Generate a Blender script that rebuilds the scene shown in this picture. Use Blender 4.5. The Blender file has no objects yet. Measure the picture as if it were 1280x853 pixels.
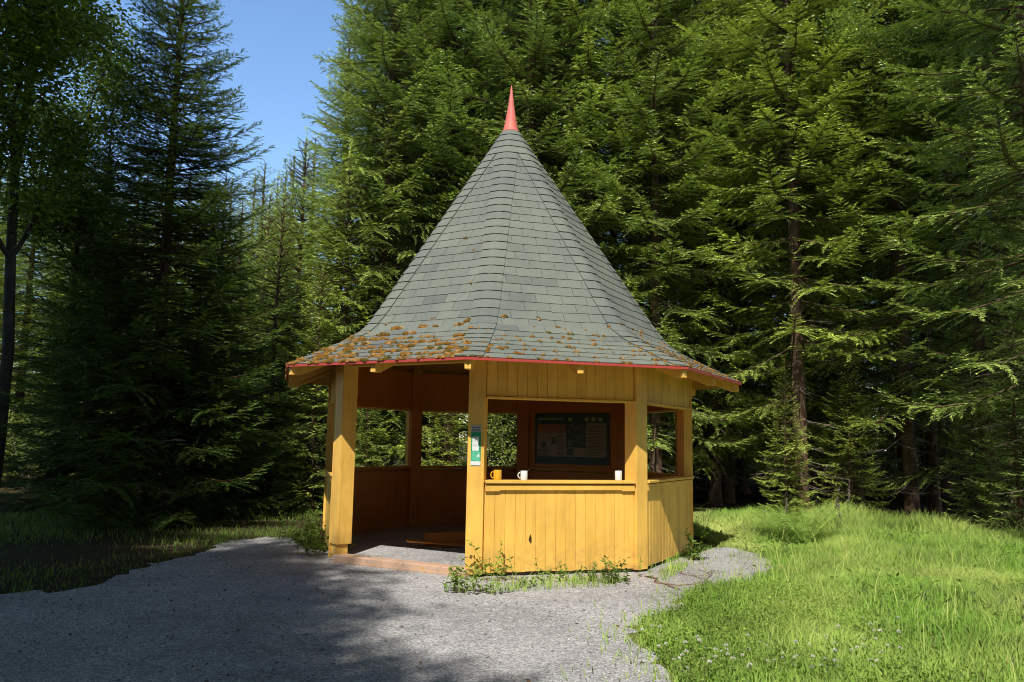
import bpy, math, random
import numpy as np
from mathutils import Matrix, Vector

random.seed(7)
RNG = np.random.default_rng(11)
R_ = math.radians
scene = bpy.context.scene
COL = scene.collection

# ------------------------------------------------------------------ camera numbers
F_PX, PITCH, ROLL, EYE = 997.0, 0.1253, 0.0169, 1.473   # focal length for a 1280 px wide frame


def ray(px, py):
    """direction in the world of the line of sight through a photo pixel"""
    X, Y = px - 640.0, py - 426.5
    c, s = math.cos(-ROLL), math.sin(-ROLL)
    X, Y = X * c - Y * s, X * s + Y * c
    u, v = X / F_PX, -Y / F_PX
    return Vector((u, math.cos(PITCH) - v * math.sin(PITCH), math.sin(PITCH) + v * math.cos(PITCH)))


def on_ground(px, py, z=0.0):
    d = ray(px, py)
    t = (z - EYE) / d.z
    return (d.x * t, d.y * t)


def at_depth(px, y):
    """ground point under the pixel column at the distance y"""
    d = ray(px, 556 + (px - 640) * ROLL)
    return (d.x / d.y * y, y)


# ------------------------------------------------------------------ object helpers
def tag(o, label=None, cat=None, group=None, kind=None):
    if label: o['label'] = label
    if cat: o['category'] = cat
    if group: o['group'] = group
    if kind: o['kind'] = kind
    return o


def empty(name, loc=(0, 0, 0), rz=0.0):
    o = bpy.data.objects.new(name, None)
    o.empty_display_size = 0.2
    o.location = loc
    o.rotation_euler = (0, 0, rz)
    COL.objects.link(o)
    return o


class MB:
    """collects geometry for one mesh object"""
    def __init__(self):
        self.v, self.n, self.f, self.m, self.t = [], 0, [], [], []

    def add(self, verts, faces, mat=0, tint=0.5):
        verts = np.asarray(verts, dtype=np.float64).reshape(-1, 3)
        faces = np.asarray(faces, dtype=np.int64)
        self.v.append(verts)
        self.f.append(faces + self.n)
        self.m.append(np.full(len(faces), mat, dtype=np.int32) if np.isscalar(mat) else np.asarray(mat, dtype=np.int32))
        if np.isscalar(tint):
            tint = np.full(len(verts), tint)
        self.t.append(np.asarray(tint, dtype=np.float32))
        self.n += len(verts)
        return self

    def poly(self, verts, mat=0, tint=0.5):
        return self.add(verts, [list(range(len(verts)))], mat, tint)

    def box(self, x0, x1, y0, y1, z0, z1, mat=0, tint=0.5, M=None):
        v = np.array([(x, y, z) for z in (z0, z1) for y in (y0, y1) for x in (x0, x1)], dtype=float)
        if M is not None:
            A = np.array(M)
            v = v @ A[:3, :3].T + A[:3, 3]
        f = [(0, 2, 3, 1), (4, 5, 7, 6), (0, 1, 5, 4), (1, 3, 7, 5), (3, 2, 6, 7), (2, 0, 4, 6)]
        return self.add(v, f, mat, tint)

    def tube(self, pts, rad, n=7, mat=0, tint=0.5, cap=True):
        pts = np.asarray(pts, dtype=float)
        rad = np.asarray(rad, dtype=float) * np.ones(len(pts))
        tg = np.gradient(pts, axis=0)
        tg /= np.linalg.norm(tg, axis=1)[:, None] + 1e-12
        ref = np.array([0.0, 0.0, 1.0]) if abs(tg[0][2]) < 0.8 else np.array([1.0, 0.0, 0.0])
        a = np.arange(n) * 2 * np.pi / n
        vs = []
        u = None
        for p, t, r in zip(pts, tg, rad):
            u = (ref if u is None else u)
            u = u - t * (u @ t)
            u = u / (np.linalg.norm(u) + 1e-12)
            w = np.cross(t, u)
            vs.append(p + r * (np.cos(a)[:, None] * u + np.sin(a)[:, None] * w))
        v = np.concatenate(vs)
        f = []
        for i in range(len(pts) - 1):
            for k in range(n):
                f.append((i * n + k, i * n + (k + 1) % n, (i + 1) * n + (k + 1) % n, (i + 1) * n + k))
        self.add(v, f, mat, tint)
        if cap:
            m = len(pts) - 1
            c = np.vstack([vs[0], pts[0]]); self.add(c, [((k + 1) % n, k, n) for k in range(n)], mat, tint)
            c = np.vstack([vs[m], pts[m]]); self.add(c, [(k, (k + 1) % n, n) for k in range(n)], mat, tint)
        return self

    def lathe(self, prof, n=32, c=(0, 0, 0), mat=0, tint=0.5):
        a = np.arange(n) * 2 * np.pi / n
        v = np.concatenate([np.stack([c[0] + r * np.cos(a), c[1] + r * np.sin(a), np.full(n, c[2] + z)], 1) for r, z in prof])
        f = [(i * n + k, i * n + (k + 1) % n, (i + 1) * n + (k + 1) % n, (i + 1) * n + k)
             for i in range(len(prof) - 1) for k in range(n)]
        return self.add(v, f, mat, tint)

    def kites(self, p, d, nrm, L, W, mat=0, tint=0.5, waist=0.42):
        """many small pointed leaves: base p, direction d, surface normal nrm"""
        k = len(p)
        side = np.cross(d, nrm)
        side /= np.linalg.norm(side, axis=1)[:, None] + 1e-9
        L = np.asarray(L)[:, None]; W = np.asarray(W)[:, None]
        v = np.empty((k, 4, 3))
        v[:, 0] = p
        v[:, 1] = p + d * L * waist + side * W * 0.5
        v[:, 2] = p + d * L
        v[:, 3] = p + d * L * waist - side * W * 0.5
        f = np.arange(4 * k).reshape(k, 4)
        t = np.repeat(np.asarray(tint) * np.ones(k), 4)
        return self.add(v.reshape(-1, 3), f, mat, t)

    def build(self, name, mats, parent=None, smooth=False, bevel=0.0, loc=None):
        me = bpy.data.meshes.new(name)
        V = np.concatenate(self.v)
        if loc is not None:
            V = V - np.array(loc)
        flat, sizes, mi = [], [], []
        for f, m in zip(self.f, self.m):
            flat.append(f.reshape(-1)); sizes.append(np.full(len(f), f.shape[1], dtype=np.int32)); mi.append(m)
        flat = np.concatenate(flat).astype(np.int32); sizes = np.concatenate(sizes); mi = np.concatenate(mi)
        me.vertices.add(len(V)); me.vertices.foreach_set('co', V.astype(np.float32).reshape(-1))
        me.loops.add(len(flat)); me.loops.foreach_set('vertex_index', flat)
        me.polygons.add(len(sizes))
        st = np.concatenate([[0], np.cumsum(sizes)[:-1]]).astype(np.int32)
        me.polygons.foreach_set('loop_start', st)
        me.polygons.foreach_set('material_index', mi)
        me.polygons.foreach_set('use_smooth', np.full(len(sizes), smooth, dtype=bool))
        at = me.attributes.new('tint', 'FLOAT', 'POINT')
        at.data.foreach_set('value', np.concatenate(self.t).astype(np.float32))
        for m in (mats if isinstance(mats, (list, tuple)) else [mats]):
            me.materials.append(m)
        me.update(calc_edges=True)
        o = bpy.data.objects.new(name, me)
        COL.objects.link(o)
        if loc is not None:
            o.location = loc
        if parent is not None:
            o.parent = parent
        if bevel:
            b = o.modifiers.new('edge', 'BEVEL'); b.width = bevel; b.segments = 2; b.limit_method = 'ANGLE'; b.angle_limit = R_(50)
        return o


def copy_tree(o, parent=None):
    c = o.copy()
    COL.objects.link(c)
    if parent is not None:
        c.parent = parent
    for ch in list(o.children):
        copy_tree(ch, c)
    return c


# ------------------------------------------------------------------ materials
def new_mat(name):
    m = bpy.data.materials.new(name)
    m.use_nodes = True
    nt = m.node_tree
    nt.nodes.clear()
    out = nt.nodes.new('ShaderNodeOutputMaterial')
    bs = nt.nodes.new('ShaderNodeBsdfPrincipled')
    nt.links.new(bs.outputs[0], out.inputs[0])
    return m, nt, bs, out


def N(nt, typ, **kw):
    n = nt.nodes.new(typ)
    for k, v in kw.items():
        if k.startswith('i_'):
            key = k[2:].replace('_', ' ')
            n.inputs[int(key) if key.isdigit() else key].default_value = v
        else:
            setattr(n, k, v)
    return n


def ramp(nt, src, stops):
    r = nt.nodes.new('ShaderNodeValToRGB')
    e = r.color_ramp.elements
    while len(e) < len(stops):
        e.new(0.5)
    for el, (p, c) in zip(e, stops):
        el.position = p
        el.color = (c[0], c[1], c[2], 1) if not np.isscalar(c) else (c, c, c, 1)
    nt.links.new(src, r.inputs[0])
    return r.outputs[0]


def noise(nt, scale, detail=4, rough=0.6, vec=None, out='Fac'):
    n = N(nt, 'ShaderNodeTexNoise', i_Scale=scale, i_Detail=detail, i_Roughness=rough)
    if vec is not None:
        nt.links.new(vec, n.inputs['Vector'])
    return n.outputs[out]


def coords(nt, scale=(1, 1, 1), kind='Object'):
    tc = nt.nodes.new('ShaderNodeTexCoord')
    mp = nt.nodes.new('ShaderNodeMapping')
    mp.inputs['Scale'].default_value = scale
    nt.links.new(tc.outputs[kind], mp.inputs[0])
    return mp.outputs[0]


def wpos(nt, scale=(1, 1, 1)):
    g = nt.nodes.new('ShaderNodeNewGeometry')
    mp = nt.nodes.new('ShaderNodeMapping')
    mp.inputs['Scale'].default_value = scale
    nt.links.new(g.outputs['Position'], mp.inputs[0])
    return mp.outputs[0]


def mixc(nt, fac, a, b, mode='MIX'):
    m = nt.nodes.new('ShaderNodeMix')
    m.data_type = 'RGBA'
    m.blend_type = mode
    for sock, val in ((m.inputs[0], fac), (m.inputs[6], a), (m.inputs[7], b)):
        if hasattr(val, 'links') or hasattr(val, 'is_linked'):
            nt.links.new(val, sock)
        elif np.isscalar(val):
            sock.default_value = val
        else:
            sock.default_value = (val[0], val[1], val[2], 1)
    return m.outputs[2]


def bump(nt, bs, h, strength=0.3, dist=0.01):
    b = N(nt, 'ShaderNodeBump', i_Strength=strength, i_Distance=dist)
    nt.links.new(h, b.inputs['Height'])
    nt.links.new(b.outputs[0], bs.inputs['Normal'])
    return b


def attr(nt, name='tint'):
    a = nt.nodes.new('ShaderNodeAttribute')
    a.attribute_name = name
    return a.outputs['Fac']


def plain(name, col, rough=0.6, var=0.12, scale=30, spec=0.3, bumps=0.0):
    m, nt, bs, _ = new_mat(name)
    n = noise(nt, scale, 4, vec=coords(nt))
    c = ramp(nt, n, [(0.3, [x * (1 - var) for x in col]), (0.7, [min(1, x * (1 + var)) for x in col])])
    nt.links.new(c, bs.inputs['Base Color'])
    bs.inputs['Roughness'].default_value = rough
    bs.inputs['Specular IOR Level'].default_value = spec
    if bumps:
        bump(nt, bs, n, bumps, 0.005)
    return m


def leaf_mat(name, dark, light, transl=0.35, rough=0.5, spec=0.25, hue_var=0.25, up=0.0):
    m, nt, bs, out = new_mat(name)
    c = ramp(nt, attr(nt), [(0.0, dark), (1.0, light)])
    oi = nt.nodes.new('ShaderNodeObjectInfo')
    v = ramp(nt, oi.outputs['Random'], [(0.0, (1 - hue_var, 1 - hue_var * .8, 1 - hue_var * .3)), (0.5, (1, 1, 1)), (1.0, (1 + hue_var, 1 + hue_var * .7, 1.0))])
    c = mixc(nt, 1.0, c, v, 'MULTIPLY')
    nz = ramp(nt, noise(nt, 0.9, 3, vec=wpos(nt)), [(0.3, 0.72), (0.7, 1.25)])
    c = mixc(nt, 1.0, c, nz, 'MULTIPLY')
    nt.links.new(c, bs.inputs['Base Color'])
    bs.inputs['Roughness'].default_value = rough
    bs.inputs['Specular IOR Level'].default_value = spec
    if up:      # blades stand in a thick stand: shade them partly like the surface of the stand
        g = nt.nodes.new('ShaderNodeNewGeometry')
        vm = nt.nodes.new('ShaderNodeVectorMath'); vm.operation = 'MULTIPLY_ADD'
        vm.inputs[1].default_value = (1 - up,) * 3; vm.inputs[2].default_value = (0, 0, up)
        nt.links.new(g.outputs['Normal'], vm.inputs[0])
        nm = nt.nodes.new('ShaderNodeVectorMath'); nm.operation = 'NORMALIZE'
        nt.links.new(vm.outputs[0], nm.inputs[0]); nt.links.new(nm.outputs[0], bs.inputs['Normal'])
    tr = nt.nodes.new('ShaderNodeBsdfTranslucent')
    ct = mixc(nt, 1.0, c, (1.15, 1.1, 0.6), 'MULTIPLY')
    nt.links.new(ct, tr.inputs[0])
    mx = nt.nodes.new('ShaderNodeMixShader')
    mx.inputs[0].default_value = transl
    nt.links.new(bs.outputs[0], mx.inputs[1]); nt.links.new(tr.outputs[0], mx.inputs[2])
    nt.links.new(mx.outputs[0], out.inputs[0])
    return m


def paint_mat(name, col, dirt=1.0):
    m, nt, bs, _ = new_mat(name)
    w = wpos(nt)
    streak = noise(nt, 6, 5, vec=wpos(nt, (3, 3, 0.35)))
    c = ramp(nt, streak, [(0.25, [x * .84 for x in col]), (0.55, col), (0.85, [min(1, x * 1.06) for x in col])])
    c = mixc(nt, 1.0, c, ramp(nt, attr(nt), [(0.0, (0.86, 0.85, 0.84)), (0.5, (1, 1, 1)), (1.0, (1.08, 1.09, 1.15))]), 'MULTIPLY')
    blot = ramp(nt, noise(nt, 1.7, 3, vec=w), [(0.35, 0.87), (0.65, 1.05)])
    c = mixc(nt, 1.0, c, blot, 'MULTIPLY')
    # grime near the ground
    sep = nt.nodes.new('ShaderNodeSeparateXYZ'); nt.links.new(w, sep.inputs[0])
    mr = N(nt, 'ShaderNodeMapRange', i_1=0.0, i_2=0.42, i_3=0.75, i_4=0.0)
    nt.links.new(sep.outputs[2], mr.inputs[0])
    gn = nt.nodes.new('ShaderNodeMath'); gn.operation = 'MULTIPLY'
    nt.links.new(mr.outputs[0], gn.inputs[0])
    nt.links.new(ramp(nt, noise(nt, 9, 5, vec=w), [(0.35, 0.0), (0.7, 1.0)]), gn.inputs[1])
    c = mixc(nt, gn.outputs[0], c, (0.30, 0.19, 0.08))
    # small flakes of lost paint
    fl = ramp(nt, noise(nt, 38, 3, 0.7, vec=wpos(nt, (1, 1, 0.5))), [(0.735, 0.0), (0.75, 0.6 * dirt)])
    c = mixc(nt, fl, c, (0.26, 0.15, 0.06))
    nt.links.new(c, bs.inputs['Base Color'])
    bs.inputs['Roughness'].default_value = 0.5
    bs.inputs['Specular IOR Level'].default_value = 0.35
    bump(nt, bs, noise(nt, 55, 4, vec=wpos(nt, (1, 1, 0.15))), 0.25, 0.004)
    return m


M = {}
M['paint'] = paint_mat('ochre_paint', (0.99, 0.575, 0.115))
M['paint_in'] = paint_mat('shaded_inside_paint', (0.64, 0.21, 0.030))  # ochre paint darkened towards brown for the indoor shade; the box shares it
M['paint_shade'] = paint_mat('ochre_paint_soffit', (0.62, 0.27, 0.04))  # same ochre paint with the shade under the roof put into its colour
M['peel'] = None


def peel_mat():
    m, nt, bs, _ = new_mat('peeling_threshold_paint')
    w = wpos(nt)
    c = ramp(nt, noise(nt, 7, 6, 0.7, vec=w), [(0.36, (0.62, 0.36, 0.08)), (0.44, (0.60, 0.38, 0.26)), (0.6, (0.54, 0.36, 0.25)), (0.72, (0.25, 0.13, 0.07))])
    nt.links.new(c, bs.inputs['Base Color']); bs.inputs['Roughness'].default_value = 0.8
    bump(nt, bs, noise(nt, 40, 5, vec=w), 0.5, 0.006)
    return m


M['peel'] = peel_mat()
M['red'] = plain('red_metal', (0.52, 0.075, 0.06), 0.4, 0.08, 20, 0.4)
M['spire'] = plain('faded_red_spire', (0.78, 0.20, 0.16), 0.55, 0.14, 9, 0.3)
M['dark'] = plain('dark_gap', (0.05, 0.028, 0.012), 0.9)
M['deck'] = plain('roof_felt', (0.030, 0.034, 0.030), 0.95)


def shingle_mat():
    m, nt, bs, _ = new_mat('slate_grey_shingles')
    c = ramp(nt, attr(nt), [(0.0, (0.135, 0.143, 0.138)), (0.45, (0.192, 0.208, 0.184)), (0.8, (0.222, 0.236, 0.204)), (1.0, (0.215, 0.220, 0.215))])
    w = wpos(nt)
    g = ramp(nt, noise(nt, 260, 2, 0.7, vec=w), [(0.3, 0.72), (0.7, 1.25)])
    c = mixc(nt, 1.0, c, g, 'MULTIPLY')
    b = ramp(nt, noise(nt, 1.4, 4, vec=wpos(nt, (1, 1, 0.4))), [(0.3, (0.84, 0.86, 0.90)), (0.7, (1.10, 1.10, 1.02))])
    c = mixc(nt, 1.0, c, b, 'MULTIPLY')
    nt.links.new(c, bs.inputs['Base Color'])
    bs.inputs['Roughness'].default_value = 0.85
    bs.inputs['Specular IOR Level'].default_value = 0.2
    bump(nt, bs, noise(nt, 200, 3, vec=w), 0.35, 0.004)
    return m


M['shingle'] = shingle_mat()
M['moss'] = None


def moss_mat():
    m, nt, bs, _ = new_mat('dry_roof_moss')
    c = ramp(nt, attr(nt), [(0.0, (0.10, 0.09, 0.02)), (0.4, (0.26, 0.125, 0.025)), (0.8, (0.40, 0.20, 0.05)), (1.0, (0.48, 0.29, 0.12))])
    g = ramp(nt, noise(nt, 90, 4, vec=wpos(nt)), [(0.3, 0.55), (0.7, 1.25)])
    c = mixc(nt, 1.0, c, g, 'MULTIPLY')
    nt.links.new(c, bs.inputs['Base Color']); bs.inputs['Roughness'].default_value = 1.0
    bs.inputs['Specular IOR Level'].default_value = 0.05
    bump(nt, bs, noise(nt, 120, 4, vec=wpos(nt)), 0.8, 0.012)
    return m


M['moss'] = moss_mat()


def gravel_mat(name, light=1.0):
    m, nt, bs, _ = new_mat(name)
    w = wpos(nt)
    v = N(nt, 'ShaderNodeTexVoronoi', i_Scale=95.0); nt.links.new(w, v.inputs['Vector'])
    hsv = nt.nodes.new('ShaderNodeSeparateColor'); nt.links.new(v.outputs['Color'], hsv.inputs[0])
    c = ramp(nt, hsv.outputs[0], [(0.0, [x * light for x in (0.21, 0.20, 0.20)]), (0.5, [x * light for x in (0.40, 0.385, 0.382)]), (1.0, [x * light for x in (0.64, 0.62, 0.61)])])
    big = ramp(nt, noise(nt, 0.8, 6, 0.7, vec=w), [(0.3, 0.66), (0.5, .98), (0.7, 1.18)])
    c = mixc(nt, 1.0, c, big, 'MULTIPLY')
    mid = ramp(nt, noise(nt, 14, 4, 0.7, vec=w), [(0.3, 0.8), (0.7, 1.15)])
    c = mixc(nt, 1.0, c, mid, 'MULTIPLY')
    deb = ramp(nt, noise(nt, 33, 3, 0.8, vec=wpos(nt, (1, 1.6, 1))), [(0.66, 0.0), (0.71, 0.85)])
    c = mixc(nt, deb, c, (0.16, 0.10, 0.06))
    nt.links.new(c, bs.inputs['Base Color'])
    bs.inputs['Roughness'].default_value = 0.95
    bs.inputs['Specular IOR Level'].default_value = 0.15
    hm = nt.nodes.new('ShaderNodeMath'); hm.operation = 'MULTIPLY_ADD'
    nt.links.new(noise(nt, 3, 4, vec=w), hm.inputs[0]); hm.inputs[1].default_value = 0.6
    nt.links.new(v.outputs['Distance'], hm.inputs[2])
    bump(nt, bs, hm.outputs[0], 0.35, 0.006)
    return m


M['gravel'] = gravel_mat('grey_gravel')


def soil_mat(name, a, b, c3):
    m, nt, bs, _ = new_mat(name)
    w = wpos(nt)
    c = ramp(nt, noise(nt, 2.2, 8, 0.75, vec=w), [(0.3, a), (0.5, b), (0.68, c3)])
    f = ramp(nt, noise(nt, 45, 4, 0.7, vec=w), [(0.3, 0.5), (0.7, 1.3)])
    c = mixc(nt, 1.0, c, f, 'MULTIPLY')
    nt.links.new(c, bs.inputs['Base Color'])
    bs.inputs['Roughness'].default_value = 1.0
    bs.inputs['Specular IOR Level'].default_value = 0.05
    bump(nt, bs, noise(nt, 20, 6, 0.7, vec=w), 0.8, 0.05)
    return m


M['soil'] = soil_mat('forest_floor', (0.045, 0.032, 0.018), (0.075, 0.055, 0.028), (0.06, 0.075, 0.025))
M['turf'] = soil_mat('turf_soil', (0.14, 0.18, 0.045), (0.20, 0.25, 0.06), (0.30, 0.28, 0.11))


def bark_mat(name, a, b, sc=9):
    m, nt, bs, _ = new_mat(name)
    w = coords(nt, (1, 1, 0.22))
    n = noise(nt, sc, 8, 0.75, vec=w)
    c = ramp(nt, n, [(0.3, a), (0.65, b)])
    li = ramp(nt, noise(nt, 3.5, 4, vec=coords(nt)), [(0.55, 0.0), (0.75, 0.35)])
    c = mixc(nt, li, c, (0.20, 0.21, 0.17))
    nt.links.new(c, bs.inputs['Base Color'])
    bs.inputs['Roughness'].default_value = 0.95
    bs.inputs['Specular IOR Level'].default_value = 0.1
    bump(nt, bs, n, 0.9, 0.03)
    return m


M['bark'] = bark_mat('spruce_bark', (0.05, 0.030, 0.020), (0.19, 0.115, 0.075))
M['bark_grey'] = bark_mat('grey_bark', (0.035, 0.03, 0.024), (0.11, 0.10, 0.08))
M['twig'] = plain('dead_twig', (0.21, 0.17, 0.13), 0.9, 0.3, 8)
M['wood'] = plain('brown_twig_wood', (0.10, 0.065, 0.035), 0.9, 0.3, 8)
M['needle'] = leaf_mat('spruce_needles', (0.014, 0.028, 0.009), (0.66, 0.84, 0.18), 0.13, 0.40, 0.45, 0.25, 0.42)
M['needle_dark'] = leaf_mat('shaded_spruce_needles', (0.018, 0.034, 0.012), (0.20, 0.31, 0.07), 0.25, 0.5, 0.2)  # spruce needles darkened for the trees that stand in shade
M['leaf'] = leaf_mat('broad_leaves', (0.04, 0.08, 0.015), (0.28, 0.40, 0.07), 0.4, 0.38, 0.45)
M['leaf_light'] = leaf_mat('pale_broad_leaves', (0.12, 0.20, 0.04), (0.55, 0.66, 0.18), 0.35, 0.35, 0.5, 0.3, 0.2)
M['weed'] = leaf_mat('weed_leaves', (0.10, 0.19, 0.03), (0.40, 0.58, 0.12), 0.35, 0.5, 0.3, 0.2, 0.5)
M['grass'] = leaf_mat('meadow_grass', (0.25, 0.47, 0.06), (0.76, 0.80, 0.25), 0.30, 0.45, 0.3, 0.0, 0.72)
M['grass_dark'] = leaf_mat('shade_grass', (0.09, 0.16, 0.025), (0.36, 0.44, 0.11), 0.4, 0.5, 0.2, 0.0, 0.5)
M['clover'] = plain('clover_white', (0.72, 0.70, 0.62), 0.8, 0.1, 60)
M['purple'] = plain('faded_purple_flower', (0.26, 0.15, 0.22), 0.9, 0.3, 40)
M['white_glaze'] = plain('white_glaze', (0.80, 0.80, 0.78), 0.15, 0.02, 10, 0.5)
M['yellow_glaze'] = plain('yellow_glaze', (0.78, 0.42, 0.03), 0.15, 0.03, 10, 0.5)
M['mug_inside'] = plain('mug_inside', (0.66, 0.62, 0.52), 0.3, 0.05)

# ------------------------------------------------------------------ world, sun, camera
SUN_AZ, SUN_EL = -12.0, 51.0      # degrees to the right of the line from pavilion to camera, and above the horizon
sx, sy, sz = math.sin(R_(SUN_AZ)) * math.cos(R_(SUN_EL)), -math.cos(R_(SUN_AZ)) * math.cos(R_(SUN_EL)), math.sin(R_(SUN_EL))
w = bpy.data.worlds.new('World')
scene.world = w
w.use_nodes = True
wn = w.node_tree
bg = wn.nodes['Background']
sky = wn.nodes.new('ShaderNodeTexSky')
sky.sky_type = 'NISHITA'
sky.sun_disc = False
sky.sun_elevation = R_(SUN_EL)
sky.sun_rotation = math.atan2(sx, sy)
sky.air_density = 1.0
sky.dust_density = 0.4
sky.ozone_density = 1.5
hs_ = wn.nodes.new('ShaderNodeHueSaturation')
hs_.inputs['Saturation'].default_value = 1.12
hs_.inputs['Value'].default_value = 1.35
wn.links.new(sky.outputs[0], hs_.inputs['Color'])
tc_ = wn.nodes.new('ShaderNodeTexCoord')
sp_ = wn.nodes.new('ShaderNodeSeparateXYZ')
wn.links.new(tc_.outputs['Generated'], sp_.inputs[0])
mr_ = wn.nodes.new('ShaderNodeMapRange')
mr_.inputs[1].default_value, mr_.inputs[2].default_value = 0.50, 0.78
mr_.inputs[3].default_value, mr_.inputs[4].default_value = 1.5, 0.18
wn.links.new(sp_.outputs[2], mr_.inputs[0])
mu_ = wn.nodes.new('ShaderNodeVectorMath'); mu_.operation = 'SCALE'
wn.links.new(hs_.outputs[0], mu_.inputs[0]); wn.links.new(mr_.outputs[0], mu_.inputs['Scale'])
wn.links.new(mu_.outputs[0], bg.inputs[0])
bg.inputs[1].default_value = 0.125

sd = bpy.data.lights.new('sun', 'SUN')
sd.energy = 5.0
sd.angle = R_(0.53)
sd.color = (1.0, 0.96, 0.88)
so = bpy.data.objects.new('sun', sd)
so.rotation_euler = Vector((sx, sy, sz)).to_track_quat('Z', 'Y').to_euler()
so.location = (-6, -20, 30)
COL.objects.link(so)

cd = bpy.data.cameras.new('camera')
cd.lens = 36.0 * F_PX / 1280.0
cd.sensor_width = 36.0
cd.clip_end = 1000
cam = bpy.data.objects.new('camera', cd)
COL.objects.link(cam)
cam.matrix_world = Matrix.Translation((0, 0, EYE)) @ Matrix.Rotation(math.pi / 2 + PITCH, 4, 'X') @ Matrix.Rotation(ROLL, 4, 'Z')
scene.camera = cam
scene.view_settings.view_transform = 'Standard'
scene.view_settings.look = 'None'
scene.view_settings.exposure = 0
scene.cycles.filter_width = 1.0
scene.cycles.max_bounces = 6
scene.cycles.diffuse_bounces = 3
scene.cycles.transmission_bounces = 4

# ------------------------------------------------------------------ the pavilion
CX, CY = -0.072, 11.519
TH = -0.1177                      # angle of the front post
RO = 2.62                         # outer face of the posts
AP = 2.425                        # outer face of the wall boards (apothem)
T8 = math.tan(R_(22.5))
SILL, LINT = 1.042, 1.972


def pdir(a):
    """unit vector at the angle a from the direction of the camera, positive to the right"""
    return Vector((math.sin(a), -math.cos(a), 0))


def post_ang(i):
    return TH + (i - 1) * math.pi / 4      # post 1 is the front one


def frame(a, r=0.0):
    """local x to the right along the wall (seen from outside), y OUTWARD, z up; origin at the radius r"""
    n = pdir(a)
    t = Vector((math.cos(a), math.sin(a), 0))
    m = Matrix(((t.x, n.x, 0, n.x * r), (t.y, n.y, 0, n.y * r), (0, 0, 1, 0), (0, 0, 0, 1)))
    return m


pav = empty('pavilion', (CX, CY, 0))
tag(pav, 'ochre yellow octagonal wooden pavilion with mossy grey shingle roof and red spire', 'pavilion')

# posts: square, turned to face outwards
for i in range(8):
    a = post_ang(i)
    F = frame(a, RO)
    mb = MB()
    z0 = 0.0
    if i == 0:      # left post of the doorway: boxed in above a thinner stump
        mb.box(-0.085, 0.075, -0.165, -0.02, 0.08, 0.24, M=F)
        mb.box(-0.1, 0.1, -0.2, 0.0, 0.205, 2.60, M=F)
        mb.box(-0.104, -0.094, -0.2, 0.004, 0.03, 2.60, M=F)
    else:
        mb.box(-0.095, 0.095, -0.19, 0.0, 0.03, 2.60, M=F)
    post = mb.build('post', M['paint'], pav, bevel=0.006)
    if i >= 3:  # added sleeve in darkened paint, standing in for shade on the inner post
        mb = MB()
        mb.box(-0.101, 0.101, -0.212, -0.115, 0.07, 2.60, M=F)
        mb.build('shade_casing', M['paint_in'], post, bevel=0.005)

HALF = AP * T8
PW = HALF - 0.112                 # half width of a wall panel between two posts


def boards(mb, F, x0, x1, z0, z1, pitch, y0=-0.022, y1=0.0):
    n = max(1, round((x1 - x0) / pitch))
    for k in range(n):
        a0 = x0 + (x1 - x0) * k / n
        a1 = x0 + (x1 - x0) * (k + 1) / n
        j = random.uniform(-0.0015, 0.0015)
        mb.box(a0 + 0.0012, a1 - 0.0012, y0 + j, y1 + j, z0 + random.uniform(-.004, .004), z1, tint=min(1, max(0, random.gauss(.5, .22))), M=F)
    mb.box(x0, x1, y0 - 0.02, y0 + 0.004, z0 + 0.01, z1 - 0.005, mat=0, M=F)


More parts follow.
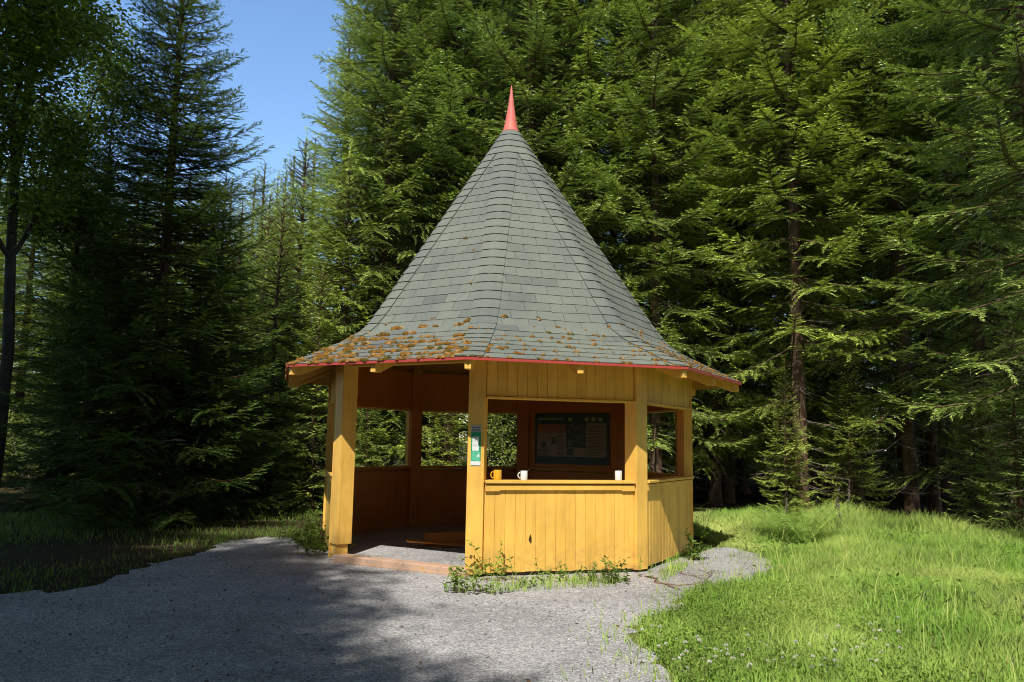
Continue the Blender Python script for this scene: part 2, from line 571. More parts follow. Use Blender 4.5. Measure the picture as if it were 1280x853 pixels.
for i in range(8):                # face i lies between post i and post i+1
    a = post_ang(i) + math.pi / 8
    F = frame(a, AP)
    if i == 0:                    # the doorway
        mb = MB()
        mb.box(-PW - .02, PW + .02, -0.13, -0.03, 2.36, 2.52, M=F)
        mb.build('lintel_beam', M['paint'], pav, bevel=0.005)
        mb = MB()
        mb.box(-HALF + .06, HALF - .06, -0.10, 0.075, 0.0, 0.095, M=F)
        mb.build('threshold', M['peel'], pav, bevel=0.012)
        continue
    mb = MB()
    boards(mb, F, -PW, PW, 0.045, 0.965, 0.118)
    # inner lining with rails
    wall = mb.build('wall_panel', M['paint'], pav, bevel=0.003)
    mb = MB()
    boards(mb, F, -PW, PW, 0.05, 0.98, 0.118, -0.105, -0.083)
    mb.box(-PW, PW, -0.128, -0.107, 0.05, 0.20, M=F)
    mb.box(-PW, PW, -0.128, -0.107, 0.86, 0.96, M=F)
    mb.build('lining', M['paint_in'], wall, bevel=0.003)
    if i == 1:
        wall['label'] = 'low front wall of sunlit vertical boards under the counter with the mugs'
    mb = MB()
    y1 = 0.038
    mb.box(-PW - .004, PW + .004, -0.17, 0.055, SILL - 0.032, SILL, M=F)
    if i != 1:
        mb.box(-PW - .003, PW + .003, -0.176, -0.10, SILL - 0.036, SILL + .003, mat=1, M=F)  # added inner lip, its colour darkened for the shade indoors
    mb.build('sill', [M['paint'], M['paint_in']], wall, bevel=0.006)
    mb = MB()                     # apron board with the notched lower corners
    pts = [(-PW, .945), (-PW, .925), (-PW + .05, .925), (-PW + .15, .925), (-PW + .17, .937), (PW - .17, .937), (PW - .15, .925), (PW - .05, .925), (PW, .925), (PW, .945), (PW, .997), (-PW, .997)]
    pv = [(x, 0.003, z) for x, z in pts] + [(x, 0.032, z) for x, z in pts]
    A = np.array(F); pv = np.array(pv) @ A[:3, :3].T + A[:3, 3]
    k = len(pts)
    mb.add(pv, [[k + q for q in range(k)]]); mb.add(pv, [list(range(k))[::-1]])
    mb.add(pv, [(q, (q + 1) % k, k + (q + 1) % k, k + q) for q in range(k)])
    mb.build('apron_board', M['paint'], wall)
    if i == 4:                    # solid back wall that carries the information board
        mb = MB()
        boards(mb, F, -PW, PW, SILL + .002, 1.958, 0.118)
        mb.build('board_wall', M['paint'], wall, bevel=0.003)
        mb = MB()
        boards(mb, F, -PW, PW, SILL + .002, 1.958, 0.118, -0.105, -0.083)
        mb.build('lining', M['paint_in'], wall, bevel=0.003)
    mb = MB()
    boards(mb, F, -PW, PW, LINT + 0.004, 2.615, 0.118)
    lp = mb.build('lintel_panel', M['paint'], pav, bevel=0.003)
    mb = MB()
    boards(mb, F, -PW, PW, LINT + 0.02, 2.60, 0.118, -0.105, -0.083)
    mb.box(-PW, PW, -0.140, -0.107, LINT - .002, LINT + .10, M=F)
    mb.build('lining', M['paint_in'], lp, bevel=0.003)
    mb = MB()
    mb.box(-PW - .003, PW + .003, -0.105, 0.028, LINT - 0.026, LINT, M=F)
    mb.build('trim', M['paint'], lp, bevel=0.004)

# small dark knot in the front wall
Ff = frame(post_ang(1) + math.pi / 8, AP)
mb = MB()
A = np.array(Ff)
kp = [(-0.02, -0.01), (-0.002, 0.055), (0.014, 0.02), (0.016, -0.04), (0.004, -0.05)]
v = np.array([(x - 0.36, 0.0025, z + 0.40) for x, z in kp]) @ A[:3, :3].T + A[:3, 3]
mb.add(v, [list(range(5))[::-1]])
mb.build('bare_spot', M['dark'], [o for o in pav.children if o.name.startswith('wall_panel')][0])

# gravel floor inside
mb = MB()
v = [tuple(pdir(post_ang(i)) * 2.50) for i in range(8)]
mb.add([(x, y, 0.07) for x, y, _ in v] + [(x, y, 0.0) for x, y, _ in v], [list(range(8))])
mb.add([(x, y, 0.07) for x, y, _ in v] + [(x, y, -0.01) for x, y, _ in v], [(k, (k + 8), 8 + (k + 1) % 8, (k + 1) % 8) for k in range(8)])
mb.build('floor', M['gravel'], pav)

# --- roof: profile (apothem distance, height), eave to top
EAP = 1.2714 * 2.6 * math.cos(R_(22.5))
prof = np.array([(0.095, 6.10), (0.55, 5.365), (1.10, 4.475), (1.60, 3.665), (1.90, 3.18), (2.05, 2.955), (2.18, 2.805), (2.40, 2.665), (2.70, 2.512), (EAP, 2.335)])
seg = np.linalg.norm(np.diff(prof, axis=0), axis=1)
SL = np.concatenate([[0], np.cumsum(seg)])
STOT = SL[-1]


def prof_at(s):
    return np.interp(s, SL, prof[:, 0]), np.interp(s, SL, prof[:, 1])


def prof_n(s):
    r0, z0 = prof_at(max(0, s - .05)); r1, z1 = prof_at(min(STOT, s + .05))
    d = np.array([r1 - r0, z1 - z0]); d /= np.linalg.norm(d)
    return np.array([-d[1], d[0]])        # (outward, up)


roof_mb = MB()
hipdir = [pdir(post_ang(i)) for i in range(8)]
# waterproof deck under the shingles and the boarded underside
for i in range(8):
    Fa = np.array(frame(post_ang(i) + math.pi / 8))
    for k in range(len(prof) - 1):
        (r0, z0), (r1, z1) = prof[k], prof[k + 1]
        v = np.array([(-r1 * T8, r1, z1 - .004), (r1 * T8, r1, z1 - .004), (r0 * T8, r0, z0 - .004), (-r0 * T8, r0, z0 - .004)]) @ Fa[:3, :3].T
        roof_mb.add(v, [(0, 1, 2, 3)], 1)

EXPO = 0.142
NC = int(STOT / EXPO)
EXPO = STOT / NC
slots = []                         # places where moss settles: (face, lateral, s)
for i in range(8):
    Fa = np.array(frame(post_ang(i) + math.pi / 8))[:3, :3]

    def P(t, s, lift):
        r, z = prof_at(s); nn = prof_n(s)
        return np.array([t, r + nn[0] * lift, z + nn[1] * lift])

    for c in range(NC):
        s0, s1 = c * EXPO, (c + 1) * EXPO            # upper and lower edge of the course
        su = max(0.0, s0 - 0.05)
        hu, hl = prof_at(su)[0] * T8, prof_at(s1)[0] * T8
        tabw = 0.335
        off = (c % 2) * tabw / 2 + random.uniform(-.02, .02)
        k0 = int(-hl / tabw) - 2
        for k in range(k0, -k0 + 2):
            t0 = k * tabw + off + 0.0025; t1 = (k + 1) * tabw + off - 0.0025
            if t1 <= -hl or t0 >= hl:
                continue
            lo0, lo1 = max(t0, -hl), min(t1, hl)
            up0, up1 = max(min(t0, hu), -hu), min(max(t1, -hu), hu)
            if lo1 - lo0 < 0.02:
                continue
            j0, j1 = random.uniform(-.007, .007), random.uniform(-.007, .007)
            sl = min(STOT, s1 + random.uniform(-.004, .004))
            top = [P(lo0, min(STOT + .02, sl + j0), 0.0125), P(lo1, min(STOT + .02, sl + j1), 0.0125), P(up1, su, 0.002), P(up0, su, 0.002)]
            bot = [P(lo0, min(STOT + .02, sl + j0), 0.003), P(lo1, min(STOT + .02, sl + j1), 0.003), P(up1, su, -0.001), P(up0, su, -0.001)]
            v = np.array(top + bot) @ Fa.T
            tint = float(np.clip(random.gauss(0.55, 0.10) - (.25 if random.random() < .07 else 0), 0, 1))
            roof_mb.add(v, [(0, 1, 2, 3), (4, 5, 1, 0), (5, 6, 2, 1), (7, 4, 0, 3)], 0, tint)
            slots.append((i, lo0, s1)); slots.append((i, random.uniform(lo0, lo1), s1))

# folded caps over the eight hips
for i in range(8):
    a = post_ang(i)
    Fl = np.array(frame(a - math.pi / 8))[:3, :3]
    Fr = np.array(frame(a + math.pi / 8))[:3, :3]
    for c in range(NC):
        s0, s1 = c * EXPO, (c + 1) * EXPO
        su = max(0, s0 - .04)
        tint = float(np.clip(random.gauss(0.58, 0.09), 0, 1))
        wd = 0.165
        rows = []
        for s, lift, down in ((su, .010, 0.0), (min(STOT + .02, s1 + random.uniform(-.004, .004)), .027, 0.0), (min(STOT + .02, s1), .010, 0)):
            r, z = prof_at(s); nn = prof_n(s)
            pts = []
            ww = min(wd, r * T8)
            # left face edge, left shoulder, crest, right shoulder, right face edge
            for Fx, sg, q in ((Fl, 1, 1.0), (Fl, 1, 0.3), (None, 0, 0), (Fr, -1, 0.3), (Fr, -1, 1.0)):
                if Fx is None:
                    rh = r / math.cos(math.pi / 8)
                    p = np.array(pdir(a)) * (rh + nn[0] * lift * .6) + np.array([0, 0, z + nn[1] * lift])
                else:
                    t = sg * (r * T8 - ww * q)
                    p = np.array([t, r + nn[0] * (lift + .003), z + nn[1] * (lift + .003)]) @ Fx.T
                pts.append(p)
            rows.append(pts)
        v = np.array(rows[0] + rows[1] + rows[2])
        f = []
        for q in range(4):
            f.append((q + 5, q + 6, q + 1, q)); f.append((q + 10, q + 11, q + 6, q + 5))
        f.append((10, 5, 0, 0 + 0) if False else (5, 10, 0, 0)[:3] + (0,))
        f = f[:-1]
        roof_mb.add(v, f, 0, tint)
        roof_mb.add(v, [(5, 0, 10), (9, 14, 4)], 0, tint)
        if s1 > 2.0:
            slots.append((i, -(prof_at(s1)[0] * T8 - wd), s1)); slots.append(((i - 1) % 8, prof_at(s1)[0] * T8 - wd, s1))
            slots.append((i, -(prof_at(s1)[0] * T8 - wd), s1 - .07)); slots.append(((i - 1) % 8, prof_at(s1)[0] * T8 - wd, s1 - .07))
roof = roof_mb.build('roof', [M['shingle'], M['deck']], pav)

# boarded underside of the eaves
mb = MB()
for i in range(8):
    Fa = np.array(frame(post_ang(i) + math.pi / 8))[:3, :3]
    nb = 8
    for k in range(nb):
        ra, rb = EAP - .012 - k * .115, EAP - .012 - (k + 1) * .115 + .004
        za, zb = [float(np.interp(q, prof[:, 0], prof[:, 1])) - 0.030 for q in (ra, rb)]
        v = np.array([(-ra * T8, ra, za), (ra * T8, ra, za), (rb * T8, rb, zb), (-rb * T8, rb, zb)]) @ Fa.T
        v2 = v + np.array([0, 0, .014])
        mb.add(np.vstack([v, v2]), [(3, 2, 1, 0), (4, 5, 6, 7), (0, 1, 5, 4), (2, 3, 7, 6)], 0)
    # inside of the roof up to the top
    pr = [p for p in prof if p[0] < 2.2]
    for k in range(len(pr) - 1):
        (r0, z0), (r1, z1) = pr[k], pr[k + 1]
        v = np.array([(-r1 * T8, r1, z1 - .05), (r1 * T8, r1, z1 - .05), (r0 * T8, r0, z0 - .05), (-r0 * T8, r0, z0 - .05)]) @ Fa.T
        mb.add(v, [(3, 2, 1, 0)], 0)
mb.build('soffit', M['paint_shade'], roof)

# red drip edge round the eaves
mb = MB()
for i in range(8):
    Fa = np.array(frame(post_ang(i) + math.pi / 8))[:3, :3]
    z1 = prof[-1][1]
    ra, rb = EAP + .012, EAP - .006
    for (q0, q1, za, zb) in ((ra, rb, z1 - .026, z1 + .001),):
        v = np.array([(-q0 * T8, q0, za), (q0 * T8, q0, za), (q1 * T8, q1, za), (-q1 * T8, q1, za),
                      (-q0 * T8, q0, zb), (q0 * T8, q0, zb), (q1 * T8, q1, zb), (-q1 * T8, q1, zb)]) @ Fa.T
        mb.add(v, [(3, 2, 1, 0), (4, 5, 6, 7), (0, 1, 5, 4), (2, 3, 7, 6)], 0)
mb.build('drip_edge', M['red'], roof)

# rafter tails at the corners and half way along each side
for i in range(16):
    a = post_ang(0) + i * math.pi / 8
    corner = i % 2 == 0
    k = 1 / math.cos(math.pi / 8) if corner else 1.0
    mb = MB()
    F = np.array(frame(a))[:3, :3]
    st = [(r_, float(np.interp(r_, prof[:, 0], prof[:, 1])) - .048) for r_ in (EAP - .03, EAP - .13, EAP - .36, EAP - .62, EAP - .9)]
    hh = [.085, .135, .15, .15, .15]
    v = []
    for (r_, z_), h_ in zip(st, hh):
        for xx in (-.034, .034):
            v.append((xx, r_ * k, z_ + .01)); v.append((xx, r_ * k, z_ - h_))
    v = np.array(v) @ F.T
    f = []
    for q in range(4):
        b0, b1 = 4 * q, 4 * q + 4
        f += [(b0, b1, b1 + 1, b0 + 1), (b0 + 2, b0 + 3, b1 + 3, b1 + 2), (b0 + 1, b1 + 1, b1 + 3, b0 + 3), (b0, b0 + 2, b1 + 2, b1)]
    f += [(0, 1, 3, 2)]
    mb.add(v, f)
    mb.build('rafter', M['paint'], roof, bevel=0.003)

# spire
mb = MB()
mb.lathe([(0.0, 6.06), (0.135, 6.06), (0.128, 6.10), (0.112, 6.13), (0.085, 6.27), (0.055, 6.45), (0.028, 6.66), (0.006, 6.83), (0.0, 6.835)], 28)
mb.build('spire', M['spire'], roof, smooth=True)

# moss cushions along the shingle edges, thickest on the low left slope
mb = MB()
ico_v, ico_f = [], []
nlat, nlon = 3, 7
for u in range(nlat + 1):
    for q in range(nlon):
        th = u / nlat * math.pi / 2; ph = q * 2 * math.pi / nlon
        ico_v.append((math.cos(th) * math.cos(ph), math.cos(th) * math.sin(ph), math.sin(th)))
for u in range(nlat):
    for q in range(nlon):
        ico_f.append((u * nlon + q, u * nlon + (q + 1) % nlon, (u + 1) * nlon + (q + 1) % nlon, (u + 1) * nlon + q))
ico_v = np.array(ico_v)
for (i, t, s) in slots:
    if i not in (0, 1, 2, 7, 6, 3):
        continue
    rel = (s - (STOT - 1.20)) / 1.20             # 0 above the flare, 1 at the eave
    if rel < -1.2:
        continue
    hw = prof_at(s)[0] * T8
    hipline = abs(abs(t) - (hw - .165)) < .012
    if rel < 0:
        p = 0.035 if not hipline else 0.10
    else:
        p = {0: 1.0, 1: 1.0, 7: 0.9, 2: 1.3, 6: .3, 3: .3}[i] * (0.40 + 0.75 * rel)
        if hipline:
            p = max(p, .75 if i != 1 else .55) * (0.3 + .7 * rel)
        if i == 0 and rel > .12 and rel < .8:
            p *= 1.0 if t < hw * .3 else .7
    if random.random() > p:
        continue
    big = (i in (0, 7)) and rel > .05 and not hipline
    along = random.gauss(0, .05)
    for q in range(random.randint(2, 13) if big else random.randint(1, 5)):
        sz_ = random.uniform(.009, .034) if big else random.uniform(.009, .021)
        if rel < 0: sz_ *= .7
        tt = t + along + random.gauss(0, .045 if big else .016); ss = min(STOT - .005, s + random.gauss(-.010, .017 if big else .016))
        if abs(tt) > prof_at(ss)[0] * T8: continue
        Fa = np.array(frame(post_ang(i) + math.pi / 8))[:3, :3]
        r, z = prof_at(ss); nn = prof_n(ss)
        jit = 1 + RNG.normal(0, .16, (len(ico_v), 1))
        vv = ico_v * jit * np.array([sz_ * random.uniform(.9, 1.5), sz_ * random.uniform(.8, 1.1), sz_ * random.uniform(.55, 1.0)])
        loc = np.stack([tt + vv[:, 0], r + nn[0] * (vv[:, 2] + .010) + nn[1] * vv[:, 1], z + nn[1] * (vv[:, 2] + .010) - nn[0] * vv[:, 1]], 1)
        mb.add(loc @ Fa.T, ico_f, 0, float(np.clip(random.gauss(.5, .28), 0, 1)))
tag(mb.build('moss', M['moss'], roof, smooth=True), kind='stuff')


# ------------------------------------------------------------------ small things on and in the pavilion
def wall_point(px, face, inset, z):
    """point on a wall plane of the pavilion seen at the pixel column px"""
    a = post_ang(face) + math.pi / 8
    n = pdir(a)
    o = Vector((CX, CY, 0)) + n * (AP + inset)
    d = ray(px, 560)
    t = (o.x * n.x + o.y * n.y) / (d.x * n.x + d.y * n.y)
    return Vector((d.x * t, d.y * t, z))


def mug(px, mat, label, r, h, handle, inset=-0.03):
    p = wall_point(px, 1, inset, SILL + .001)
    e = empty('mug', p)
    tag(e, label, 'mug', 'mugs left on the pavilion counter')
    mb = MB()
    mb.lathe([(0.0, 0.0), (r * .92, 0.0), (r * .97, .006), (r, .02), (r, h - .003), (r - .002, h), (r - .005, h - .002), (r - .005, .012), (0, .010)], 28, mat=0)
    mb.build('cup', [mat], e, smooth=True)
    if handle is not None:
        mb = MB()
        ang = np.linspace(-1.25, 1.25, 12)
        c, s = math.cos(handle), math.sin(handle)
        pts = [((r - .006 + .034 * math.cos(q)) * c, (r - .006 + .034 * math.cos(q)) * s, h * .52 + h * .33 * math.sin(q)) for q in ang]
        mb.tube(pts, 0.0065, 8)
        mb.build('handle', [mat], e, smooth=True)


mug(622.5, M['yellow_glaze'], 'yellow mug with its handle to the left on the pavilion counter', .046, .112, math.pi + .1)
mug(655.5, M['white_glaze'], 'white mug with its handle to the left near the yellow mug', .040, .105, math.pi + .15)
mug(773.0, M['white_glaze'], 'white mug with no handle showing, at the right end of the counter', .041, .112, math.pi / 2 + .2)

# notice on the front post
F = frame(post_ang(1), RO)
F4 = Matrix.Translation((CX, CY, 0)) @ F
ntc = empty('notice')
ntc.matrix_world = Matrix.Translation((CX, CY, 0)) @ frame(post_ang(1), RO) @ Matrix.Translation((0.0, 0.002, 1.42))
tag(ntc, 'small green and white notice fixed to the front post of the pavilion', 'notice')
m_green = plain('notice_green', (0.02, 0.30, 0.13), 0.5, 0.05)
m_green2 = plain('notice_light_green', (0.12, 0.52, 0.33), 0.5, 0.05)
m_white = plain('notice_white', (0.78, 0.80, 0.78), 0.5, 0.03)
m_grey = plain('notice_grey', (0.42, 0.45, 0.43), 0.5, 0.05)
m_ink = plain('notice_ink', (0.04, 0.06, 0.05), 0.6, 0.05)
mb = MB(); mb.box(-.055, .055, 0, .004, -.215, .225, mat=0); mb.build('panel', [m_green], ntc)
mb = MB(); mb.box(-.055, .055, .0042, .006, .150, .225); hd = mb.build('header', [m_grey], ntc)
mb = MB()
for z_ in (.205, .186, .168):
    x_ = -.045
    while x_ < .042:
        wd = random.uniform(.006, .016)
        mb.box(x_, min(.047, x_ + wd), .0062, .0068, z_ - .009, z_, M=None); x_ += wd + .004
mb.build('lettering', [m_ink], hd)
mb = MB(); mb.box(-.040, .034, .0042, .006, -.055, .100)
pp = mb.build('paper', [m_white], ntc)
mb = MB()
for k in range(9):
    mb.box(-.032, random.uniform(.005, .026), .0062, .0066, .085 - k * .014, .088 - k * .014)
mb.build('lettering', [m_grey], pp)
mb = MB(); mb.box(-.047, .047, .0042, .0058, -.165, -.062); lg = mb.build('picture', [m_green2], ntc)
mb = MB()
v = np.array([(.012, .0061, -.112), (.04, .0061, -.085), (.043, .0061, -.125), (.03, .0061, -.118), (.02, .0061, -.13)])
mb.add(v, [(0, 1, 2), (0, 2, 3), (0, 3, 4)]); mb.build('emblem', [m_white], lg)
mb = MB(); mb.box(-.055, .055, .0042, .006, -.215, -.170); ft = mb.build('footer', [m_white], ntc)

# information board on the back wall
ib = empty('information_board')
ib.matrix_world = Matrix.Translation((CX, CY, 0)) @ frame(post_ang(4) + math.pi / 8, AP - .130) @ Matrix.Rotation(math.pi, 4, 'Z') @ Matrix.Translation((-.02, 0, 1.535))
tag(ib, 'wide dark green information board on the inside of the back wall', 'information board')
b_gr = plain('board_green', (0.06, 0.11, 0.085), 0.5, 0.1)
b_pap = plain('board_paper', (0.34, 0.28, 0.19), 0.6, 0.08)
b_red = plain('board_red', (0.36, 0.16, 0.09), 0.6, 0.1)
b_pic = plain('board_picture', (0.10, 0.12, 0.10), 0.5, 0.6, 14)
b_txt = plain('board_text', (0.12, 0.10, 0.06), 0.6, 0.1)
b_lgt = plain('board_light', (0.40, 0.50, 0.22), 0.6, 0.1)
W2, H2 = .665, .405


def bb(name, mats, x0, x1, z0, z1, lay, par):
    mb = MB(); mb.box(x0, x1, .012 + lay * .003, .0145 + lay * .003, z0, z1); return mb.build(name, [mats], par)


mb = MB(); mb.box(-W2, W2, 0, .012, -H2, H2); bp = mb.build('panel', [b_gr], ib)
mb = MB()
for (x0, x1, z0, z1) in ((-W2 - .02, W2 + .02, H2, H2 + .022), (-W2 - .02, W2 + .02, -H2 - .022, -H2), (-W2 - .02, -W2, -H2, H2), (W2, W2 + .02, -H2, H2)):
    mb.box(x0, x1, 0, .022, z0, z1)
mb.build('frame', [b_gr], ib)
lt = bb('sheet', b_pap, -W2 + .02, -.10, -.30, .10, 0, ib); lt['label'] = 'left sheet of the information board'
bb('heading', b_red, -W2 + .02, -.10, .105, .24, 0, ib)
rt = bb('sheet', b_pap, .27, W2 - .03, -.30, .26, 0, ib)
ct = bb('sheet', b_pap, -.095, .265, -.30, -.145, 0, ib)
bb('picture', b_pic, -.09, .255, .10, .25, 0, ib); bb('picture', b_pic, -.09, .255, -.12, .08, 0, ib)
bb('picture', b_pic, -.08, .04, -.275, -.165, 1, ct); bb('picture', b_pic, -.37, -.29, -.09, .02, 1, lt)
mb = MB(); mb.lathe([(0, 0), (.05, 0)], 18)
v = [(-.52 + .05 * math.cos(q), .0185, -.10 + .055 * math.sin(q)) for q in np.linspace(0, 2 * math.pi, 18, endpoint=False)]
mb = MB(); mb.add(v, [list(range(18))]); mb.build('picture', [b_pic], lt)
for par, x0, x1, z0, z1, st in ((lt, -.66, -.42, -.28, -.18, .022), (lt, -.27, -.12, -.28, .08, .022), (rt, .30, .64, -.27, .22, .024)):
    mb = MB(); z_ = z1
    while z_ > z0:
        mb.box(x0, x0 + (x1 - x0) * random.uniform(.6, 1), .0172, .0178, z_ - .008, z_); z_ -= st
    mb.build('text_lines', [b_txt], par)
mb = MB(); x_ = -.64
while x_ < -.17:
    wd = random.uniform(.018, .034); mb.box(x_, x_ + wd, .0125, .0135, .315, .352); x_ += wd + .010
mb.build('title', [b_lgt], bp)
for cx_ in (-.02, .28, .40, .53):
    mb = MB(); v = [(cx_ + .04 * math.cos(q), .0128, .325 + .036 * math.sin(q)) for q in np.linspace(0, 2 * math.pi, 14, endpoint=False)]
    mb.add(v, [list(range(14))]); mb.build('emblem', [b_lgt], bp)

# dark folded cushion or board left on the floor
mb = MB()
gx, gy = on_ground(562, 681, .08)
bd = empty('wooden_box', (gx, gy, .072), R_(24))
tag(bd, 'overturned brown wooden box lying on the floor inside the doorway', 'box')
mb.box(-.30, .42, -.20, .20, .0, .025)
mb.box(-.30, .42, .18, .20, .025, .15); mb.box(.40, .42, -.20, .18, .025, .15)
mb.build('tray', [M['paint_in']], bd, bevel=.005)
mb = MB()
mb.box(-.55, .18, -.21, .02, 0, .022, M=Matrix.Translation((-.06, -.06, .03)) @ Matrix.Rotation(R_(-14), 4, 'Z') @ Matrix.Rotation(R_(5), 4, 'Y'))
mb.build('lid', [M['paint_in']], bd, bevel=.005)


# ------------------------------------------------------------------ ground
def wiggly(poly, step=0.25, amp=0.07, seed=0):
    rg = np.random.default_rng(seed)
    out = []
    n = len(poly)
    for i in range(n):
        a, b = np.array(poly[i]), np.array(poly[(i + 1) % n])
        m = max(1, int(np.linalg.norm(b - a) / step))
        for k in range(m):
            out.append(a + (b - a) * k / m + rg.normal(0, amp, 2))
    return out


def sheet(name, poly, z, mat, **kw):
    pts = wiggly(poly, **kw)
    me = bpy.data.meshes.new(name)
    me.from_pydata([(p[0], p[1], z) for p in pts], [], [list(range(len(pts)))])
    me.materials.append(mat)
    o = bpy.data.objects.new(name, me); COL.objects.link(o)
    return tag(o, kind='structure')


gm = bpy.data.meshes.new('ground')
gm.from_pydata([(-400, -400, -.006), (400, -400, -.006), (400, 400, -.006), (-400, 400, -.006)], [], [(0, 1, 2, 3)])
gm.materials.append(M['soil'])
go = bpy.data.objects.new('ground', gm); COL.objects.link(go); tag(go, kind='structure')

yard_px = [(-60, 752), (0, 744), (60, 742), (110, 735), (150, 718), (205, 703), (255, 690), (290, 676), (330, 671), (365, 674), (390, 688)]
yard = [on_ground(*p) for p in yard_px]
yard += [(-1.7, 11.0), (1.5, 11.2)]
yard += [on_ground(*p) for p in [(835, 705), (868, 690), (905, 684), (935, 688), (962, 700), (966, 714), (930, 728), (880, 738), (855, 748), (845, 765), (800, 783), (795, 800), (815, 820), (850, 860), (880, 900)]]
yard += [(1.15, 3.0), (1.4, 1.0), (2.0, -6.0), (-14, -6.0), (-14, 4.0)]
sheet('gravel_yard', yard, 0.004, M['gravel'], step=.13, amp=.055, seed=3)
meadow = [(0, -4), (0, 9), on_ground(905, 684)] + [on_ground(*p) for p in [(864, 668), (858, 645), (858, 632)]] + [(5.6, 16.6), (7.2, 14.2), (8.0, 12.2), (9.0, 10.6), (16, 8), (16, -4)]
sheet('meadow', meadow, 0.0, M['turf'], step=.4, amp=.1, seed=5)
verge = [on_ground(*p) for p in [(-80, 760), (110, 738), (255, 692), (330, 672), (390, 690), (400, 664), (380, 645), (300, 640), (100, 645), (-150, 660)]]
sheet('verge', verge, 0.0005, M['soil'], step=.4, amp=.1, seed=6)


def inside(poly, x, y):
    poly = np.array(poly); r = np.zeros(len(x), bool)
    j = len(poly) - 1
    for i in range(len(poly)):
        xi, yi = poly[i]; xj, yj = poly[j]
        c = ((yi > y) != (yj > y)) & (x < (xj - xi) * (y - yi) / (yj - yi + 1e-12) + xi)
        r ^= c; j = i
    return r


def smooth_noise(x, y, sc, seed):
    rg = np.random.default_rng(seed)
    o = np.zeros_like(x)
    for k in range(6):
        a = rg.uniform(0, 2 * np.pi); f = sc * rg.uniform(.6, 1.8)
        o += np.sin((x * np.cos(a) + y * np.sin(a)) * f + rg.uniform(0, 6.28))
    return o / 6 * 1.6


def blades(mb, x, y, h, wd, tint, rg, lean=.35, z=0.0, mat=0):
    n = len(x)
    a = rg.uniform(0, 2 * np.pi, n)
    l = np.abs(rg.normal(0, .22, n) + lean) * h
    dx, dy = np.cos(a), np.sin(a)
    b = rg.uniform(0, 2 * np.pi, n)
    sx_, sy_ = np.cos(b) * wd * .5, np.sin(b) * wd * .5
    v = np.empty((n, 5, 3))
    for q, (u, ws, zz) in enumerate(((0, 1, 0), (0, -1, 0), (.35, -.85, .62), (.35, .85, .62), (1.0, 0, 1.0))):
        v[:, q, 0] = x + dx * l * u + sx_ * ws
        v[:, q, 1] = y + dy * l * u + sy_ * ws
        v[:, q, 2] = z + h * zz * (1 - .12 * (u == 1.0) * np.minimum(1, l / h))
    base = np.arange(n)[:, None] * 5
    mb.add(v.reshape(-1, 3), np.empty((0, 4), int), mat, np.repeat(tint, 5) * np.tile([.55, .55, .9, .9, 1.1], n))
    off = mb.n - 5 * n
    mb.f.append(base + np.array([[0, 1, 2, 3]]) + off); mb.m.append(np.full(n, mat, np.int32)); mb.v.append(np.empty((0, 3))); mb.t.append(np.empty(0, np.float32))
    mb.f.append(base + np.array([[3, 2, 4]]) + off); mb.m.append(np.full(n, mat, np.int32)); mb.v.append(np.empty((0, 3))); mb.t.append(np.empty(0, np.float32))


rg = np.random.default_rng(21)
# tall meadow on the right
mb = MB()
n = 430000
x = rg.uniform(.3, 15.5, n); y = rg.uniform(3.0, 17.0, n) ** 1.0
ok = inside(meadow, x, y) & ~inside(yard, x, y)
ok &= (np.abs(x) < 0.72 * y + 4.0)
nz = smooth_noise(x, y, 1.1, 4); nf = smooth_noise(x, y, 4.0, 8)
dens = np.clip(.78 + .35 * nf, .2, 1)
ok &= rg.uniform(0, 1, n) < dens
# distance from the gravel edge shortens the grass
x, y, nz, nf = x[ok], y[ok], nz[ok], nf[ok]
edge = np.full(len(x), 9.0)
yp = np.array(yard)
for i in range(11, len(yp) - 4):
    a, b = yp[i], yp[i + 1]
    ab = b - a; t = np.clip(((x - a[0]) * ab[0] + (y - a[1]) * ab[1]) / (ab @ ab + 1e-9), 0, 1)
    edge = np.minimum(edge, np.hypot(x - a[0] - ab[0] * t, y - a[1] - ab[1] * t))
tall = np.clip((edge - .3) / 2.2, 0, 1) * np.clip((y - 5.0) / 3.5, 0, 1)
h = (.07 + .05 * rg.uniform(0, 1, len(x))) * (1 - tall) + (.245 + .12 * nz + .11 * rg.uniform(-1, 1, len(x))) * tall
track = np.exp(-(((x - (3.35 + .10 * (y - 12))) / .38) ** 2)) * (y > 11.2)
h *= 1 - .7 * track
lod_ = smooth_noise(x, y, .75, 91) + .45 * smooth_noise(x, y, 2.3, 92)
flat = np.clip((lod_ - .35) * 2.2, 0, 1) * (edge > .6)
h *= 1 - .45 * flat
h *= np.clip(1 + .45 * smooth_noise(x, y, 3.2, 93), .5, 1.6)
h = np.maximum(h, .05)
tint = np.clip(.22 + .22 * nz + .16 * nf + .25 * rg.normal(0, 1, len(x)) * .5 + .22 * tall * (rg.uniform(0, 1, len(x)) < .25) + .5 * track + .34 * flat * (rg.uniform(0, 1, len(x)) < .5), 0, 1)
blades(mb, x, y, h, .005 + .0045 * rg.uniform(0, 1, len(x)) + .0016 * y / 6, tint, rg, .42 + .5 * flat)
n = 5000
x = rg.uniform(1.0, 13.5, n); y = rg.uniform(4.5, 16.5, n)
ok = inside(meadow, x, y) & ~inside(yard, x, y) & (np.abs(x) < .72 * y + .8) & (smooth_noise(x, y, 1.3, 55) + rg.normal(0, .3, n) > .1) & (x > 2.2 - .1 * y + 1.2 * (y < 8))
x, y = x[ok], y[ok]
blades(mb, x, y, rg.uniform(.18, .52, len(x)) * np.clip((y - 3) / 4, .35, 1), .0045 + .0012 * y / 6, np.clip(rg.normal(.85, .15, len(x)), 0, 1), rg, .55)
